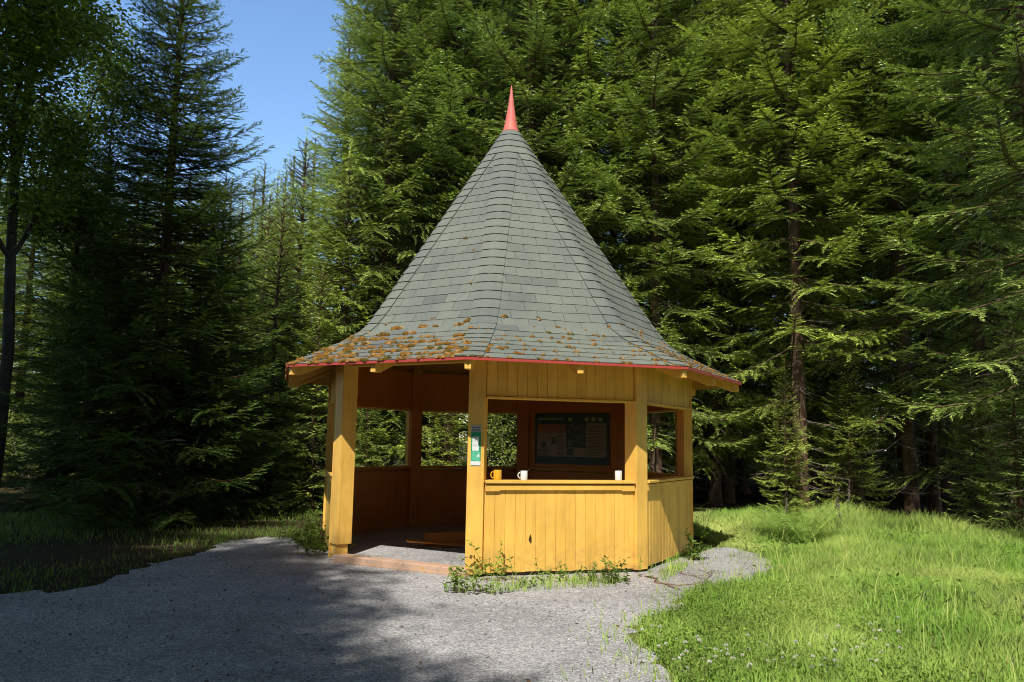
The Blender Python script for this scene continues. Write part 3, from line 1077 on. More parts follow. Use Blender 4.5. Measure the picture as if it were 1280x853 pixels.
tag(mb.build('meadow_grass', M['grass']), 'tall sunlit meadow grass to the right of the pavilion', 'grass', kind='stuff')

# broad-leaved herbs among the grass
mb = MB()
n = 15000
x = rg.uniform(.6, 12, n); y = rg.uniform(4.5, 15.5, n)
ok = inside(meadow, x, y) & ~inside(yard, x, y) & (x < .72 * y + .5) & ((smooth_noise(x, y, 1.2, 61) + rg.normal(0, .25, n)) > .30)
x, y = x[ok], y[ok]; k = len(x)
a = rg.uniform(0, 2 * np.pi, k)
mb.kites(np.stack([x, y, rg.uniform(.05, .20, k) * np.clip((y - 3) / 5, .3, 1)], 1), np.stack([np.cos(a), np.sin(a), rg.uniform(-.2, .6, k)], 1), np.stack([rg.normal(0, .35, k), rg.normal(0, .35, k), np.ones(k)], 1), rg.uniform(.04, .12, k), rg.uniform(.02, .05, k), 0, np.clip(rg.normal(.45, .3, k), 0, 1), .5)
tag(mb.build('meadow_herbs', M['weed']), 'broad-leaved herbs mixed into the meadow grass', 'herbs', kind='stuff')

# clover leaves hugging the ground in front
mb = MB()
n = 52000
x = rg.uniform(.6, 6.5, n); y = rg.uniform(3.6, 8.6, n)
ok = inside(meadow, x, y) & ~inside(yard, x, y) & (x < .72 * y + .5)
ok &= (smooth_noise(x, y, 1.7, 14) + rg.normal(0, .4, n)) > -.35
x, y = x[ok], y[ok]; k = len(x)
a = rg.uniform(0, 2 * np.pi, k)
d = np.stack([np.cos(a), np.sin(a), rg.uniform(-.15, .25, k)], 1)
nn = np.stack([rg.normal(0, .3, k), rg.normal(0, .3, k), np.ones(k)], 1)
mb.kites(np.stack([x, y, rg.uniform(.04, .11, k)], 1), d, nn, rg.uniform(.018, .032, k), rg.uniform(.016, .026, k), 0, np.clip(rg.normal(.45, .25, k), 0, 1), .6)
tag(mb.build('clover_patch', M['weed']), 'low clover leaves between the gravel and the tall grass', 'clover', kind='stuff')

# shaded grass on the left verge and the sunlit tuft beyond
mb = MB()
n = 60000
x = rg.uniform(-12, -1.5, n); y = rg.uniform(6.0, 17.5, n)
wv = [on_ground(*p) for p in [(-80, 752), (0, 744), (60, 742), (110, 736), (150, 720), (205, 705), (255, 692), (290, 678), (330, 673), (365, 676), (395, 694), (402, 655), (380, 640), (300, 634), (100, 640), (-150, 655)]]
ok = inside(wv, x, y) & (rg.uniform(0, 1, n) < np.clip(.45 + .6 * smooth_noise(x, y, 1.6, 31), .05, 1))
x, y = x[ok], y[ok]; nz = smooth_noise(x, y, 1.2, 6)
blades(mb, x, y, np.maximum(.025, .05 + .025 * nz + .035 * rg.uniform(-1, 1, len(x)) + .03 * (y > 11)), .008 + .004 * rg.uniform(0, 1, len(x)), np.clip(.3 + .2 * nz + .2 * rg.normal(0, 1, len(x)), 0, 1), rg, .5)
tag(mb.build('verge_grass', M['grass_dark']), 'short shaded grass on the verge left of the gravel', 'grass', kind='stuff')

# sparse grass in front of and beside the pavilion wall, and stray tufts at the gravel edge
mb = MB()
strip = [on_ground(*p) for p in [(563, 738), (600, 728), (700, 724), (800, 724), (835, 712), (868, 694), (872, 700), (840, 726), (800, 736), (700, 738), (600, 745), (570, 745)]]
n = 60000
x = rg.uniform(-1.5, 3.2, n); y = rg.uniform(7.5, 12, n)
ok = inside(strip, x, y) & (rg.uniform(0, 1, n) < np.clip(.10 + .35 * smooth_noise(x, y, 4, 9), 0, 1))
x, y = x[ok], y[ok]
blades(mb, x, y, .05 + .09 * rg.uniform(0, 1, len(x)) ** 2, .006 + .004 * rg.uniform(0, 1, len(x)), np.clip(rg.normal(.35, .25, len(x)), 0, 1), rg, .5)
n = 30000
x = rg.uniform(.3, 3.6, n); y = rg.uniform(4, 11.5, n)
ok = inside(yard, x, y)
edge = np.full(n, 9.0)
for i in range(13, len(yp) - 5):
    a, b = yp[i], yp[i + 1]
    ab = b - a; t = np.clip(((x - a[0]) * ab[0] + (y - a[1]) * ab[1]) / (ab @ ab + 1e-9), 0, 1)
    edge = np.minimum(edge, np.hypot(x - a[0] - ab[0] * t, y - a[1] - ab[1] * t))
ok &= rg.uniform(0, 1, n) < .5 * np.exp(-(edge / .16)) + .10 * (smooth_noise(x, y, 5, 44) > .75) * (edge < .7)
x, y = x[ok], y[ok]
blades(mb, x, y, .03 + .07 * rg.uniform(0, 1, len(x)), .006 + .003 * rg.uniform(0, 1, len(x)), np.clip(rg.normal(.4, .25, len(x)), 0, 1), rg, .6)
tag(mb.build('edge_grass', M['grass']), 'sparse grass tufts along the pavilion wall and the gravel edge', 'grass', kind='stuff')

# loose pebbles and litter on the gravel
mb = MB()
n = 9000
x = rg.uniform(-5.5, 3.6, n); y = rg.uniform(3.8, 12.0, n)
yw = np.array(yard)
ok = inside(yard, x + rg.normal(0, .05, n), y + rg.normal(0, .05, n)) & (np.hypot(x - CX, y - CY) > 2.55)
x, y = x[ok], y[ok]
oc = np.array([(1, 0, 0), (0, 1, 0), (-1, 0, 0), (0, -1, 0), (0, 0, .8), (0, 0, -.4)])
of = np.array([(0, 1, 4), (1, 2, 4), (2, 3, 4), (3, 0, 4), (1, 0, 5), (2, 1, 5), (3, 2, 5), (0, 3, 5)])
k = len(x)
sz_ = rg.gamma(2.0, .0019, k) + .003
a = rg.uniform(0, 6.28, k)
v = oc[None] * sz_[:, None, None] * rg.uniform(.65, 1.25, (k, 6, 1))
v2 = v.copy(); v2[:, :, 0] = v[:, :, 0] * np.cos(a)[:, None] - v[:, :, 1] * np.sin(a)[:, None]; v2[:, :, 1] = v[:, :, 0] * np.sin(a)[:, None] + v[:, :, 1] * np.cos(a)[:, None]
v2 += np.stack([x, y, .004 + sz_ * .25], 1)[:, None]
mb.add(v2.reshape(-1, 3), (of[None] + 6 * np.arange(k)[:, None, None]).reshape(-1, 3), 0, np.repeat(rg.uniform(0, 1, k), 6))
m_, nt_, bs_, _o = new_mat('pebbles')
nt_.links.new(ramp(nt_, attr(nt_), [(0, (.12, .115, .115)), (.6, (.34, .32, .32)), (1, (.62, .60, .58))]), bs_.inputs['Base Color']); bs_.inputs['Roughness'].default_value = .9
tag(mb.build('pebbles', m_), 'loose pebbles scattered over the grey gravel', 'gravel', kind='stuff')
mb = MB()
n = 2600
x = rg.uniform(-6, 3.8, n); y = rg.uniform(4.0, 12.2, n)
ok = inside(yard, x, y) & (rg.uniform(0, 1, n) < np.clip(.25 + .5 * smooth_noise(x, y, 1.3, 71), .04, 1)) & (np.hypot(x - CX, y - CY) > 2.6)
x, y = x[ok], y[ok]; k = len(x)
a = rg.uniform(0, 6.28, k)
mb.kites(np.stack([x, y, rg.uniform(.006, .014, k)], 1), np.stack([np.cos(a), np.sin(a), rg.normal(0, .12, k)], 1), np.stack([rg.normal(0, .3, k), rg.normal(0, .3, k), np.ones(k)], 1), rg.uniform(.02, .07, k), rg.choice([.004, .006, .022], k, p=[.5, .3, .2]), 0, rg.uniform(0, 1, k))
m_, nt_, bs_, _o = new_mat('dry_litter')
nt_.links.new(ramp(nt_, attr(nt_), [(0, (.08, .045, .02)), (.6, (.20, .12, .05)), (1, (.36, .28, .14))]), bs_.inputs['Base Color']); bs_.inputs['Roughness'].default_value = .9
tag(mb.build('leaf_litter', m_), 'dry leaves, twigs and needles lying on the gravel', 'litter', kind='stuff')

# white clover heads
mb = MB()
mb.tube([(0, 0, 0), (.006, .002, .06), (.004, .004, .105)], .0018, 5, 1)
rr = np.random.default_rng(3)
k = 60
d = rr.normal(0, 1, (k, 3)); d[:, 2] = np.abs(d[:, 2]) * .8 - .15; d /= np.linalg.norm(d, axis=1)[:, None]
mb.kites(np.array([[.004, .004, .108]]) + d * .003, d, rr.normal(0, 1, (k, 3)), np.full(k, .0145), np.full(k, .006), 0, .5)
cl = mb.build('clover_flower', [M['clover'], M['weed']])
tag(cl, 'small white clover flower in the short grass beside the gravel', 'flower', 'white clover flowers in the grass')
first = True
cnt = 0
while cnt < 95:
    px_, py_ = rg.uniform(800, 1130), 760 + 95 * rg.uniform(0, 1) ** .6
    X, Y = on_ground(px_, py_)
    if not inside(meadow, np.array([X]), np.array([Y]))[0] or inside(yard, np.array([X]), np.array([Y]))[0]: continue
    if smooth_noise(np.array([X]), np.array([Y]), 2.0, 77)[0] < -.25: continue
    o = cl if first else cl.copy()
    if not first: COL.objects.link(o)
    first = False
    o.location = (X, Y, rg.uniform(-.01, .03)); o.rotation_euler = (rg.normal(0, .2), rg.normal(0, .2), rg.uniform(0, 6.28)); s_ = rg.uniform(.6, 1.05); o.scale = (s_, s_, s_)
    cnt += 1


# ------------------------------------------------------------------ spruces
def spruce(seed, H, RAD, z0, gap=0.36, per=6, shape=0.85, dead=20, dead_len=1.0, trunk_r=None, thin_top=0.0, low_skip=0.0, lod=1.0, needle='needle', droop=0.0, inter=2):
    rg = np.random.default_rng(seed)
    tr = trunk_r or H * .0105
    tm = MB()
    zs = np.concatenate([[-.1, .15, .5], np.linspace(1.2, H * .99, 16)])
    bend = rg.normal(0, .035, 2)
    cxs = np.stack([bend[0] * np.sin(zs / H * 5 + seed), bend[1] * np.sin(zs / H * 4 + 2 * seed), zs], 1)
    rad = tr * (1 - zs / H) ** .85 + .008
    rad[:3] *= [1.45, 1.18, 1.05]
    tm.tube(cxs, rad, 11, 0)
    ax = lambda z: np.array([np.interp(z, zs, cxs[:, 0]), np.interp(z, zs, cxs[:, 1]), z])
    # dead lower limbs
    for k in range(dead):
        z = rg.uniform(.7, max(z0 + 2.2, 2.4)); a = rg.uniform(0, 6.28); L = dead_len * rg.uniform(.4, 1.2)
        d = np.array([math.cos(a), math.sin(a), 0])
        p0 = ax(z)
        sg = [p0 + d * L * u + np.array([0, 0, -.35 * L * u + .12 * L * u * u]) + rg.normal(0, .03 * L * u, 3) for u in (0, .3, .65, 1)]
        tm.tube(sg, [.013, .010, .007, .003], 4, 1, cap=False)
        for j in range(int(5 * L) + 1):
            u = rg.uniform(.25, .95); sd_ = rg.choice([-1, 1])
            b = np.array([np.interp(u, (0, .3, .65, 1), [q[c] for q in sg]) for c in range(3)])
            e = b + (d * .6 + np.array([-d[1], d[0], 0]) * sd_ + np.array([0, 0, rg.uniform(-.6, .2)])) * rg.uniform(.12, .4) * L
            tm.tube([b, (b + e) / 2 + rg.normal(0, .02, 3), e], [.005, .004, .002], 3, 1, cap=False)
    cm = MB()
    P_, D_, N_, L_, W_, T_ = [], [], [], [], [], []
    z = z0
    up = np.array([0, 0, 1.0])
    while z < H - .12:
        h = (z - z0) / (H - z0)              # 0 bottom of the crown, 1 top
        prof_r = RAD * (1 - h) ** shape * (1 - .25 * (1 - h) ** 6) + .10
        nb = per if h < .9 else 4
        az0 = rg.uniform(0, 6.28)
        lst = [(z + rg.normal(0, .03), az0 + 2 * np.pi * q / nb + rg.normal(0, .18), 1.0) for q in range(nb)]
        lst += [(z + gap * rg.uniform(.2, .8), rg.uniform(0, 6.28), .72) for q in range(inter if h < .93 else 1)]
        for zb, az, sc in lst:
            if zb > H - .1: continue
            if rg.uniform() < thin_top * h: continue
            if h < .24 and rg.uniform() < low_skip * (1 - h / .4): continue
            ld = lod if zb < 14.5 else lod * .45       # above the frame a coarser twig is enough
            L = prof_r * sc * rg.uniform(.72, 1.15)
            if L < .06: continue
            o = np.array([math.cos(az), math.sin(az), 0]); sd_ = np.array([-o[1], o[0], 0])
            up0 = (-.42 - droop) * (1 - h) ** .8 + .75 * h ** 1.4 + rg.normal(0, .08)     # slope at the trunk
            curl = .30 * (1 - h) + .10 + rg.normal(0, .04)                               # tips turn up
            sway = rg.normal(0, .08)
            S = lambda s: ax(zb)[None] + o[None] * (L * s * (1 - .06 * s))[:, None] + sd_[None] * (sway * L * s * s)[:, None] + up[None] * (L * (up0 * s - .10 * s * s + curl * s ** 3))[:, None]
            ss = np.linspace(0, 1, 7)
            cm.tube(S(ss), np.linspace(.012 + .006 * L, .003, 7), 4, 1, cap=False)
            ns = max(6, int(L / .050 * ld))
            s = np.linspace(.10, .995, ns) + rg.normal(0, .006, ns)
            keep = rg.uniform(0, 1, ns) < np.clip((s * L - .12) / .5 + .15, .15, 1)
            s = s[keep]; ns = len(s)
            if ns == 0: continue
            p = S(s); t = S(s + .01) - S(s - .01); t /= np.linalg.norm(t, axis=1)[:, None]
            sgn = np.where(np.arange(ns) % 2 == 0, 1, -1)
            ang = np.radians(rg.uniform(42, 66, ns)) * np.clip(1.25 - .5 * s, .6, 1.2)
            d2 = t * np.cos(ang)[:, None] + sd_[None] * (sgn * np.sin(ang))[:, None]
            d2 += up[None] * rg.normal(-.02, .16, ns)[:, None]
            d2 /= np.linalg.norm(d2, axis=1)[:, None]
            l2 = np.clip((.30 * L * np.clip(1 - s, 0, 1) ** .75 * np.clip(s * 4, .3, 1) + .09) * rg.uniform(.6, 1.25, ns), .07, .70)
            hang = (.05 + .20 * rg.uniform(0, 1, ns)) * (1 - .6 * h) + droop * .8
            # terminal shoot
            cnt = np.maximum(3, (l2 / .015 * ld).astype(int))
            idx = np.repeat(np.arange(ns), cnt)
            u = np.concatenate([np.linspace(.08, 1, c) for c in cnt])
            q = p[idx] + d2[idx] * (l2[idx] * u)[:, None] - up[None] * (hang[idx] * l2[idx] * u * u)[:, None]
            d2c = d2[idx] - up[None] * (2 * hang[idx] * u)[:, None] * .7
            d2c /= np.linalg.norm(d2c, axis=1)[:, None]
            bn = np.cross(d2c, np.cross(up[None], d2c)); bn /= np.linalg.norm(bn, axis=1)[:, None] + 1e-9
            s2 = np.cross(bn, d2c)
            k = len(u)
            tsg = np.where(np.arange(k) % 2 == 0, 1, -1)
            a3 = np.radians(rg.uniform(22, 50, k)) * (u < .97)
            d3 = d2c * np.cos(a3)[:, None] + s2 * (tsg * np.sin(a3))[:, None] + rg.normal(0, .13, (k, 3))
            d3 /= np.linalg.norm(d3, axis=1)[:, None]
            l3 = np.clip(.075 * (1.1 - u) * (l2[idx] / .35) ** .5 + .038, .038, .11) * rg.uniform(.7, 1.25, k) / math.sqrt(ld)
            nrm = bn + rg.normal(0, .45, (k, 3))
            P_.append(q); D_.append(d3); N_.append(nrm); L_.append(l3); W_.append(rg.uniform(.011, .019, k) / ld)
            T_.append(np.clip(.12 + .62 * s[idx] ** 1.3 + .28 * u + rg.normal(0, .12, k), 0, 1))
            # secondary stems with needles
            P_.append(p); D_.append(d2 - up[None] * (hang * .5)[:, None]); N_.append(np.tile(up, (ns, 1)) + rg.normal(0, .3, (ns, 3))); L_.append(l2); W_.append(np.full(ns, .020)); T_.append(np.clip(.15 + .4 * s, 0, 1))
        z += gap * rg.uniform(.8, 1.2) * (1 - .45 * h)
    # leader
    k = 40
    zz = np.linspace(H - .9, H + .15, k); a = rg.uniform(0, 6.28, k)
    P_.append(np.stack([ax(H)[0] + 0 * zz, ax(H)[1] + 0 * zz, zz], 1)); D_.append(np.stack([np.cos(a) * .5, np.sin(a) * .5, np.full(k, .8)], 1)); N_.append(rg.normal(0, 1, (k, 3))); L_.append(np.full(k, .09)); W_.append(np.full(k, .02)); T_.append(np.full(k, .7))
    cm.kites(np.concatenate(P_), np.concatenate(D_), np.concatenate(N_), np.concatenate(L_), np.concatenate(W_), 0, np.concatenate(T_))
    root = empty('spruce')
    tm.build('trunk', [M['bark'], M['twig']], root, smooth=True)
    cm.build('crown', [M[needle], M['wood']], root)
    return root


PROTO = {}
PROTO['edge'] = spruce(1, 17.0, 2.9, 1.0, shape=.8, gap=.46, inter=2, dead=30, dead_len=1.2)
PROTO['tall'] = spruce(2, 25.0, 3.3, 2.2, shape=.70, gap=.52, inter=2, low_skip=.5, dead=30, dead_len=1.2, trunk_r=.15)
PROTO['inner'] = spruce(3, 24.0, 2.3, 8.0, shape=.6, gap=.55, per=5, dead=90, dead_len=1.5, lod=.6, trunk_r=.17)
PROTO['yard'] = spruce(12, 19.0, 3.2, 1.5, shape=.62, gap=.42, inter=2, dead=8, lod=.6)
PROTO['shade'] = spruce(4, 12.0, 3.1, .5, shape=.85, gap=.235, per=7, inter=3, thin_top=.34, dead=26, dead_len=1.4, needle='needle_dark')
PROTO['young'] = spruce(5, 7.0, 1.95, .25, shape=.9, gap=.32, dead=6, dead_len=.5)
PROTO['layered'] = spruce(6, 24.0, 3.5, 1.3, shape=.60, gap=.54, per=6, inter=2, low_skip=.85, dead=28, dead_len=1.3, droop=.03, trunk_r=.13)
PROTO['bough'] = spruce(9, 23.0, 3.2, 1.0, shape=.60, gap=.56, per=6, inter=1, low_skip=.80, dead=26, dead_len=1.3, trunk_r=.12)
PROTO['pendulous'] = spruce(8, 24.0, 3.0, 1.8, shape=.66, gap=.50, inter=2, dead=30, droop=.2, trunk_r=.14)
USED = set()


def tree(kind, x, y, s=1.0, label=None, group=None, rz=None, name='spruce'):
    proto = PROTO[kind]
    o = proto if kind not in USED else copy_tree(proto)
    USED.add(kind)
    o.location = (x, y, 0)
    o.scale = (s, s, s)
    o.rotation_euler = (0, 0, random.uniform(0, 6.28) if rz is None else rz)
    for k in ('label', 'category', 'group'):
        if k in o: del o[k]
    tag(o, label, 'spruce', group)
    return o


FR = 'spruces along the edge of the forest'
front = [
    ('shade', 190, 14.4, .98, 'dark shaded spruce with a black trunk, left of the pavilion'),
    ('shade', 108, 16.4, .72, 'second dark spruce, standing between the forked tree and the big dark spruce'),
    ('shade', 262, 17.6, .62, 'low dark spruce to the right of the big dark spruce'),
    ('young', 1272, 12.6, .50, 'low young spruce at the far right edge of the meadow'),
    ('young', 1218, 14.0, .40, 'small young spruce in the undergrowth left of the one at the far right edge'),
    ('young', 982, 15.6, .42, 'low young spruce in the dark gap beyond the gravel path'),
    ('young', 1062, 16.2, .50, 'young spruce behind the flower stalks at the forest edge'),
    ('young', 458, 16.2, .46, 'small bright spruce seen through the left back window of the pavilion'),
    ('young', 556, 16.8, .52, 'small spruce seen through the middle back window of the pavilion'),
    ('young', 338, 19.0, 1.06, 'slender sunlit spruce whose tip stands in the gap of blue sky'),
    ('edge', 414, 19.5, .74, 'bright spruce right of the sky gap, its tip just inside the picture'),
    ('pendulous', 470, 18.0, .84, 'tall sunlit spruce with hanging branches, left of the pavilion roof'),
    ('young', 392, 16.6, .72, 'small bright spruce low behind the left post of the pavilion'),
    ('tall', 560, 18.6, 1.0, 'tall spruce rising behind the left slope of the roof'),
    ('tall', 655, 17.8, .96, 'tall dense spruce straight behind the red spire'),
    ('pendulous', 738, 18.2, 1.02, 'tall spruce with hanging twigs just right of the red spire'),
    ('tall', 820, 17.8, .92, 'tall spruce behind the right slope of the roof'),
    ('tall', 1000, 16.4, .95, 'big layered spruce with bright branches right of the pavilion roof'),
    ('layered', 1135, 16.4, 1.02, 'big spruce with a thick bare reddish trunk beside the meadow'),
    ('bough', 1232, 15.6, .95, 'spruce with scattered bright boughs at the right side of the meadow'),
    ('bough', 1312, 12.2, .92, 'nearest spruce at the right edge, its branches hanging over the grass'),
    ('edge', 448, 20.5, 1.05, 'tall bright spruce between the sky gap and the hanging spruce'),
    ('young', 362, 20.5, 1.36, 'bushy bright spruce just right of the slender one in the sky gap'),
    ('young', 318, 21.5, 1.18, 'bushy spruce at the foot of the sky gap beside the dark spruce'),
    ('young', 425, 17.6, 1.15, 'bushy bright spruce whose boughs reach towards the left end of the eaves'),
    ('tall', 512, 20.2, 1.02, 'tall spruce between the hanging spruce and the left roof slope'),
    ('bough', 1070, 18.5, 1.0, 'spruce standing between the two big layered spruces, a little behind them'),
    ('bough', 1165, 18.8, 1.05, 'dim spruce behind the thick reddish trunk at the right'),
    ('pendulous', 890, 20.0, 1.0, 'spruce with a dim trunk behind the gap right of the roof'),
]
for k, px_, Y, s_, lb in front:
    X, Y = at_depth(px_, Y)
    tree(k, X, Y, s_, lb, FR)
# bare thin trunk in the light right of the pavilion
X, Y = at_depth(905, 21.5)
tree('inner', X, Y, .9, 'thin bare sunlit spruce trunk right of the pavilion wall', FR)

# the forest behind: rows going back
rr = random.Random(5)
back = []
for Y in (21.5, 24.5, 28, 32, 37):
    step = 1.75 + (Y - 21) * .07
    x = -0.10 * Y if Y < 30 else -.16 * Y
    while x < .82 * Y:
        back.append((x + rr.uniform(-.5, .5), Y + rr.uniform(-1.1, 1.1)))
        x += step * rr.uniform(.85, 1.2)
for X, Y in back:
    tree(rr.choice(['inner', 'inner', 'tall', 'pendulous']), X, Y, rr.uniform(.85, 1.08), 'spruce standing deep in the forest behind the front trees', 'spruces deep in the forest')
# young growth under the trees at the back closes the view
rq = random.Random(77)
for k in range(46):
    Y = 26 + 20 * (k / 46) + rq.uniform(-1, 1)
    X = rq.uniform(-.05, .80) * Y
    tree('young', X, Y, rq.uniform(.9, 1.5), 'young spruce deep in the shade of the forest', 'young spruces deep in the forest')
# far side of the clearing on the left: low trees, so the sky stays open
rq = random.Random(31)
for (px_, Y, top) in ((-40, 22, 210), (20, 24, 235), (75, 27, 250), (120, 24, 265), (160, 29, 235), (205, 25, 300), (250, 30, 250), (285, 26, 270), (312, 31, 225), (350, 27, 215), (375, 24, 190), (-90, 27, 150),
                      (-20, 33, 190), (55, 36, 200), (110, 38, 215), (180, 37, 230), (235, 40, 235), (300, 42, 240), (340, 38, 235), (20, 45, 215), (90, 48, 225), (150, 46, 235), (215, 50, 240), (270, 48, 245), (330, 50, 245), (-60, 40, 190)):
    X, Y = at_depth(px_, Y)
    hh_ = EYE + (552 - (top - 22)) / 997 * Y * 1.02
    k = 'young' if hh_ < 8.5 else 'edge'
    o_ = tree(k, X, Y, hh_ / {'young': 7.0, 'edge': 17.0}[k], 'sunlit spruce across the clearing behind the dark left-hand trees', 'spruces across the clearing')
    o_.scale = (o_.scale[0] * 1.5, o_.scale[1] * 1.5, o_.scale[2])
# trees beside and behind the photographer; they shade the left of the yard
HGT = {'tall': 19.0, 'edge': 19.0}
for (tx, ty, k, h_) in ((-.45, 5.3, 'tall', 17), (-1.7, 7.7, 'edge', 17), (-2.9, 10.5, 'tall', 18), (-3.1, 9.4, 'tall', 17), (-2.5, 8.6, 'tall', 17), (-2.0, 9.6, 'tall', 18.5), (-2.9, 11.0, 'edge', 18), (-3.2, 11.8, 'tall', 20),
                        (-2.3, 6.6, 'tall', 16), (-1.1, 5.9, 'tall', 16), (-3.0, 8.0, 'tall', 17), (-7.6, 10.5, 'tall', 19), (-6.3, 12.8, 'tall', 20), (-8.0, 6.5, 'tall', 18), (-3.9, 9.0, 'tall', 18), (-5.4, 11.6, 'edge', 19), (-4.2, 5.2, 'edge', 16), (-5.4, 20.0, 'tall', 22), (-6.8, 15.0, 'edge', 20), (-6.2, 8.2, 'tall', 17),
                        (-7.6, 19.6, 'tall', 22), (-9.6, 20.5, 'tall', 22), (-12.0, 20.0, 'edge', 20), (-9.0, 13.5, 'tall', 20), (-14.5, 19.5, 'tall', 22), (-11.5, 14.0, 'edge', 19)):
    o_ = tree('yard', tx - .81 * h_ * .208, ty - .81 * h_ * .978, h_ / HGT[k], 'spruce beside the yard outside the picture, shading the gravel', 'spruces beside the yard')
    o_.scale = (o_.scale[0] * 1.3, o_.scale[1] * 1.3, o_.scale[2])
# more forest round the yard: it closes off most of the sky
rq = random.Random(12)
for k in range(34):
    if k < 16: X, Y = 1.0 + 1.9 * (k % 8) + rq.uniform(-.6, .6), -14.5 - 4.5 * (k // 8) + rq.uniform(-1, 1)
    elif k < 28: X, Y = 15.5 + 3.5 * (k % 2) + rq.uniform(-.6, .6), -12 + 3.6 * ((k - 16) // 2) + rq.uniform(-1, 1)
    else: X, Y = -16 - 3 * (k % 2) + rq.uniform(-.6, .6), -12 + 3 * (k - 28)
    tree('yard', X, Y, (rq.uniform(.92, 1.05) if k < 16 else rq.uniform(1.2, 1.4)), 'spruce beside the yard outside the picture, shading the gravel', 'spruces beside the yard')


# ------------------------------------------------------------------ broadleaf trees and shrubs
def broadleaf(name, seed, H, spread, stems, leaf, leaf_n, mat, bark, r0=.07, crown0=.35, lean=(0, 0), clump=.30, levels=3):
    rg = np.random.default_rng(seed)
    tm = MB(); cm = MB()
    ends = []

    def grow(p, d, L, r, lev):
        k = 6
        pts = [p]; dd = d.copy()
        for q in range(k):
            dd = dd + rg.normal(0, .045 if lev == 0 else .10, 3) + np.array([0, 0, .05]); dd /= np.linalg.norm(dd)
            pts.append(pts[-1] + dd * L / k)
        pts = np.array(pts)
        tm.tube(pts, np.linspace(r, r * .45, k + 1), 8 if lev == 0 else 5, 0, cap=False)
        if lev >= levels - 1:
            for q in range(2, k + 1): ends.append((pts[q], L))
            return
        nb = int(rg.integers(5, 8))
        for b in range(nb):
            u = crown0 + (1 - crown0) * (b + rg.uniform(0, 1)) / nb if lev == 0 else rg.uniform(.3, 1)
            i = min(k, max(1, int(round(u * k))))
            a = rg.uniform(0, 6.28)
            o = np.array([math.cos(a), math.sin(a), rg.uniform(.1, .9)])
            nd = dd * .5 + o * .8; nd /= np.linalg.norm(nd)
            grow(pts[i], nd, L * rg.uniform(.35, .55) * (spread if lev == 0 else 1), r * (1 - .5 * u) * .55, lev + 1)
        grow(pts[k], dd, L * .3, r * .42, lev + 1)

    for s_ in range(stems):
        a = rg.uniform(0, 6.28)
        base = np.array([math.cos(a), math.sin(a), 0]) * (.0 if stems == 1 else rg.uniform(.05, .25)) - np.array([0, 0, .05])
        d = np.array([lean[0] + (0 if stems == 1 else rg.normal(0, .22)), lean[1] + (0 if stems == 1 else rg.normal(0, .22)), 1.0]); d /= np.linalg.norm(d)
        grow(base, d, H * rg.uniform(.62, .8), r0 * rg.uniform(.8, 1.1), 0)
    E_ = np.array([e[0] for e in ends])
    idx = rg.integers(0, len(E_), leaf_n)
    p = E_[idx] + rg.normal(0, clump, (leaf_n, 3)) * np.array([1, 1, .7])
    a = rg.uniform(0, 6.28, leaf_n)
    d = np.stack([np.cos(a), np.sin(a), rg.uniform(-.9, .3, leaf_n)], 1); d /= np.linalg.norm(d, axis=1)[:, None]
    nn = np.stack([rg.normal(0, .6, leaf_n), rg.normal(0, .6, leaf_n), np.ones(leaf_n)], 1)
    cm.kites(p, d, nn, leaf * rg.uniform(.7, 1.3, leaf_n), leaf * .62 * rg.uniform(.8, 1.2, leaf_n), 0, np.clip(rg.normal(.45, .25, leaf_n), 0, 1), .5)
    root = empty(name)
    tm.build('trunk', [bark], root, smooth=True); cm.build('crown', [mat], root)
    return root


b = broadleaf('alder_tree', 41, 11.5, .55, 1, .085, 36000, M['leaf'], M['bark_grey'], r0=.13, crown0=.36, lean=(.05, 0), clump=.30)
b.location = (*at_depth(-4, 13.2), 0); tag(b, 'broadleaf tree with a dark forking trunk at the left edge', 'tree')
b = broadleaf('alder_tree', 43, 11.5, .50, 1, .085, 24000, M['leaf'], M['bark_grey'], r0=.10, crown0=.36, lean=(.02, 0), clump=.30)
b.location = (*at_depth(85, 16.0), 0); tag(b, 'slim broadleaf tree with loose leaves between the left edge and the dark spruce', 'tree')
b = broadleaf('birch_tree', 47, 11.0, .6, 1, .06, 16000, M['leaf_light'], M['bark'], r0=.045, crown0=.66, clump=.26)
b.location = (*at_depth(1245, 15.2), 0); tag(b, 'birch with small glossy leaves at the top right among the spruces', 'tree')
SH = 'leafy shrubs behind the pavilion'
sh_spec = [
    (628, 16.0, 51, 2.6, 'shrub with pale stems seen through the gap between front post and notice board'),
    (360, 17.0, 57, 1.7, 'sunlit shrub at the left corner behind the pavilion'),
    (300, 20.0, 59, 2.2, 'pale sunlit shrub between the dark spruce and the pavilion'),
    (246, 22.0, 61, 2.4, 'pale shrub seen under the branches of the dark spruce'),
    (120, 21.0, 63, 2.6, 'pale shrub in the light behind the two left-hand trunks'),
    (40, 20.0, 65, 2.4, 'bushy sunlit shrub far left behind the forked tree'),
]
for px_, Y, sd_, hh_, lb in sh_spec:
    b = broadleaf('shrub', sd_, hh_, .8, 5, .055, 3600, M['leaf_light'], M['twig'], r0=.018, crown0=.3, clump=.16, levels=2)
    b.location = (*at_depth(px_, Y), 0); tag(b, lb, 'shrub', SH if Y < 17.5 else 'shrubs in the clearing')


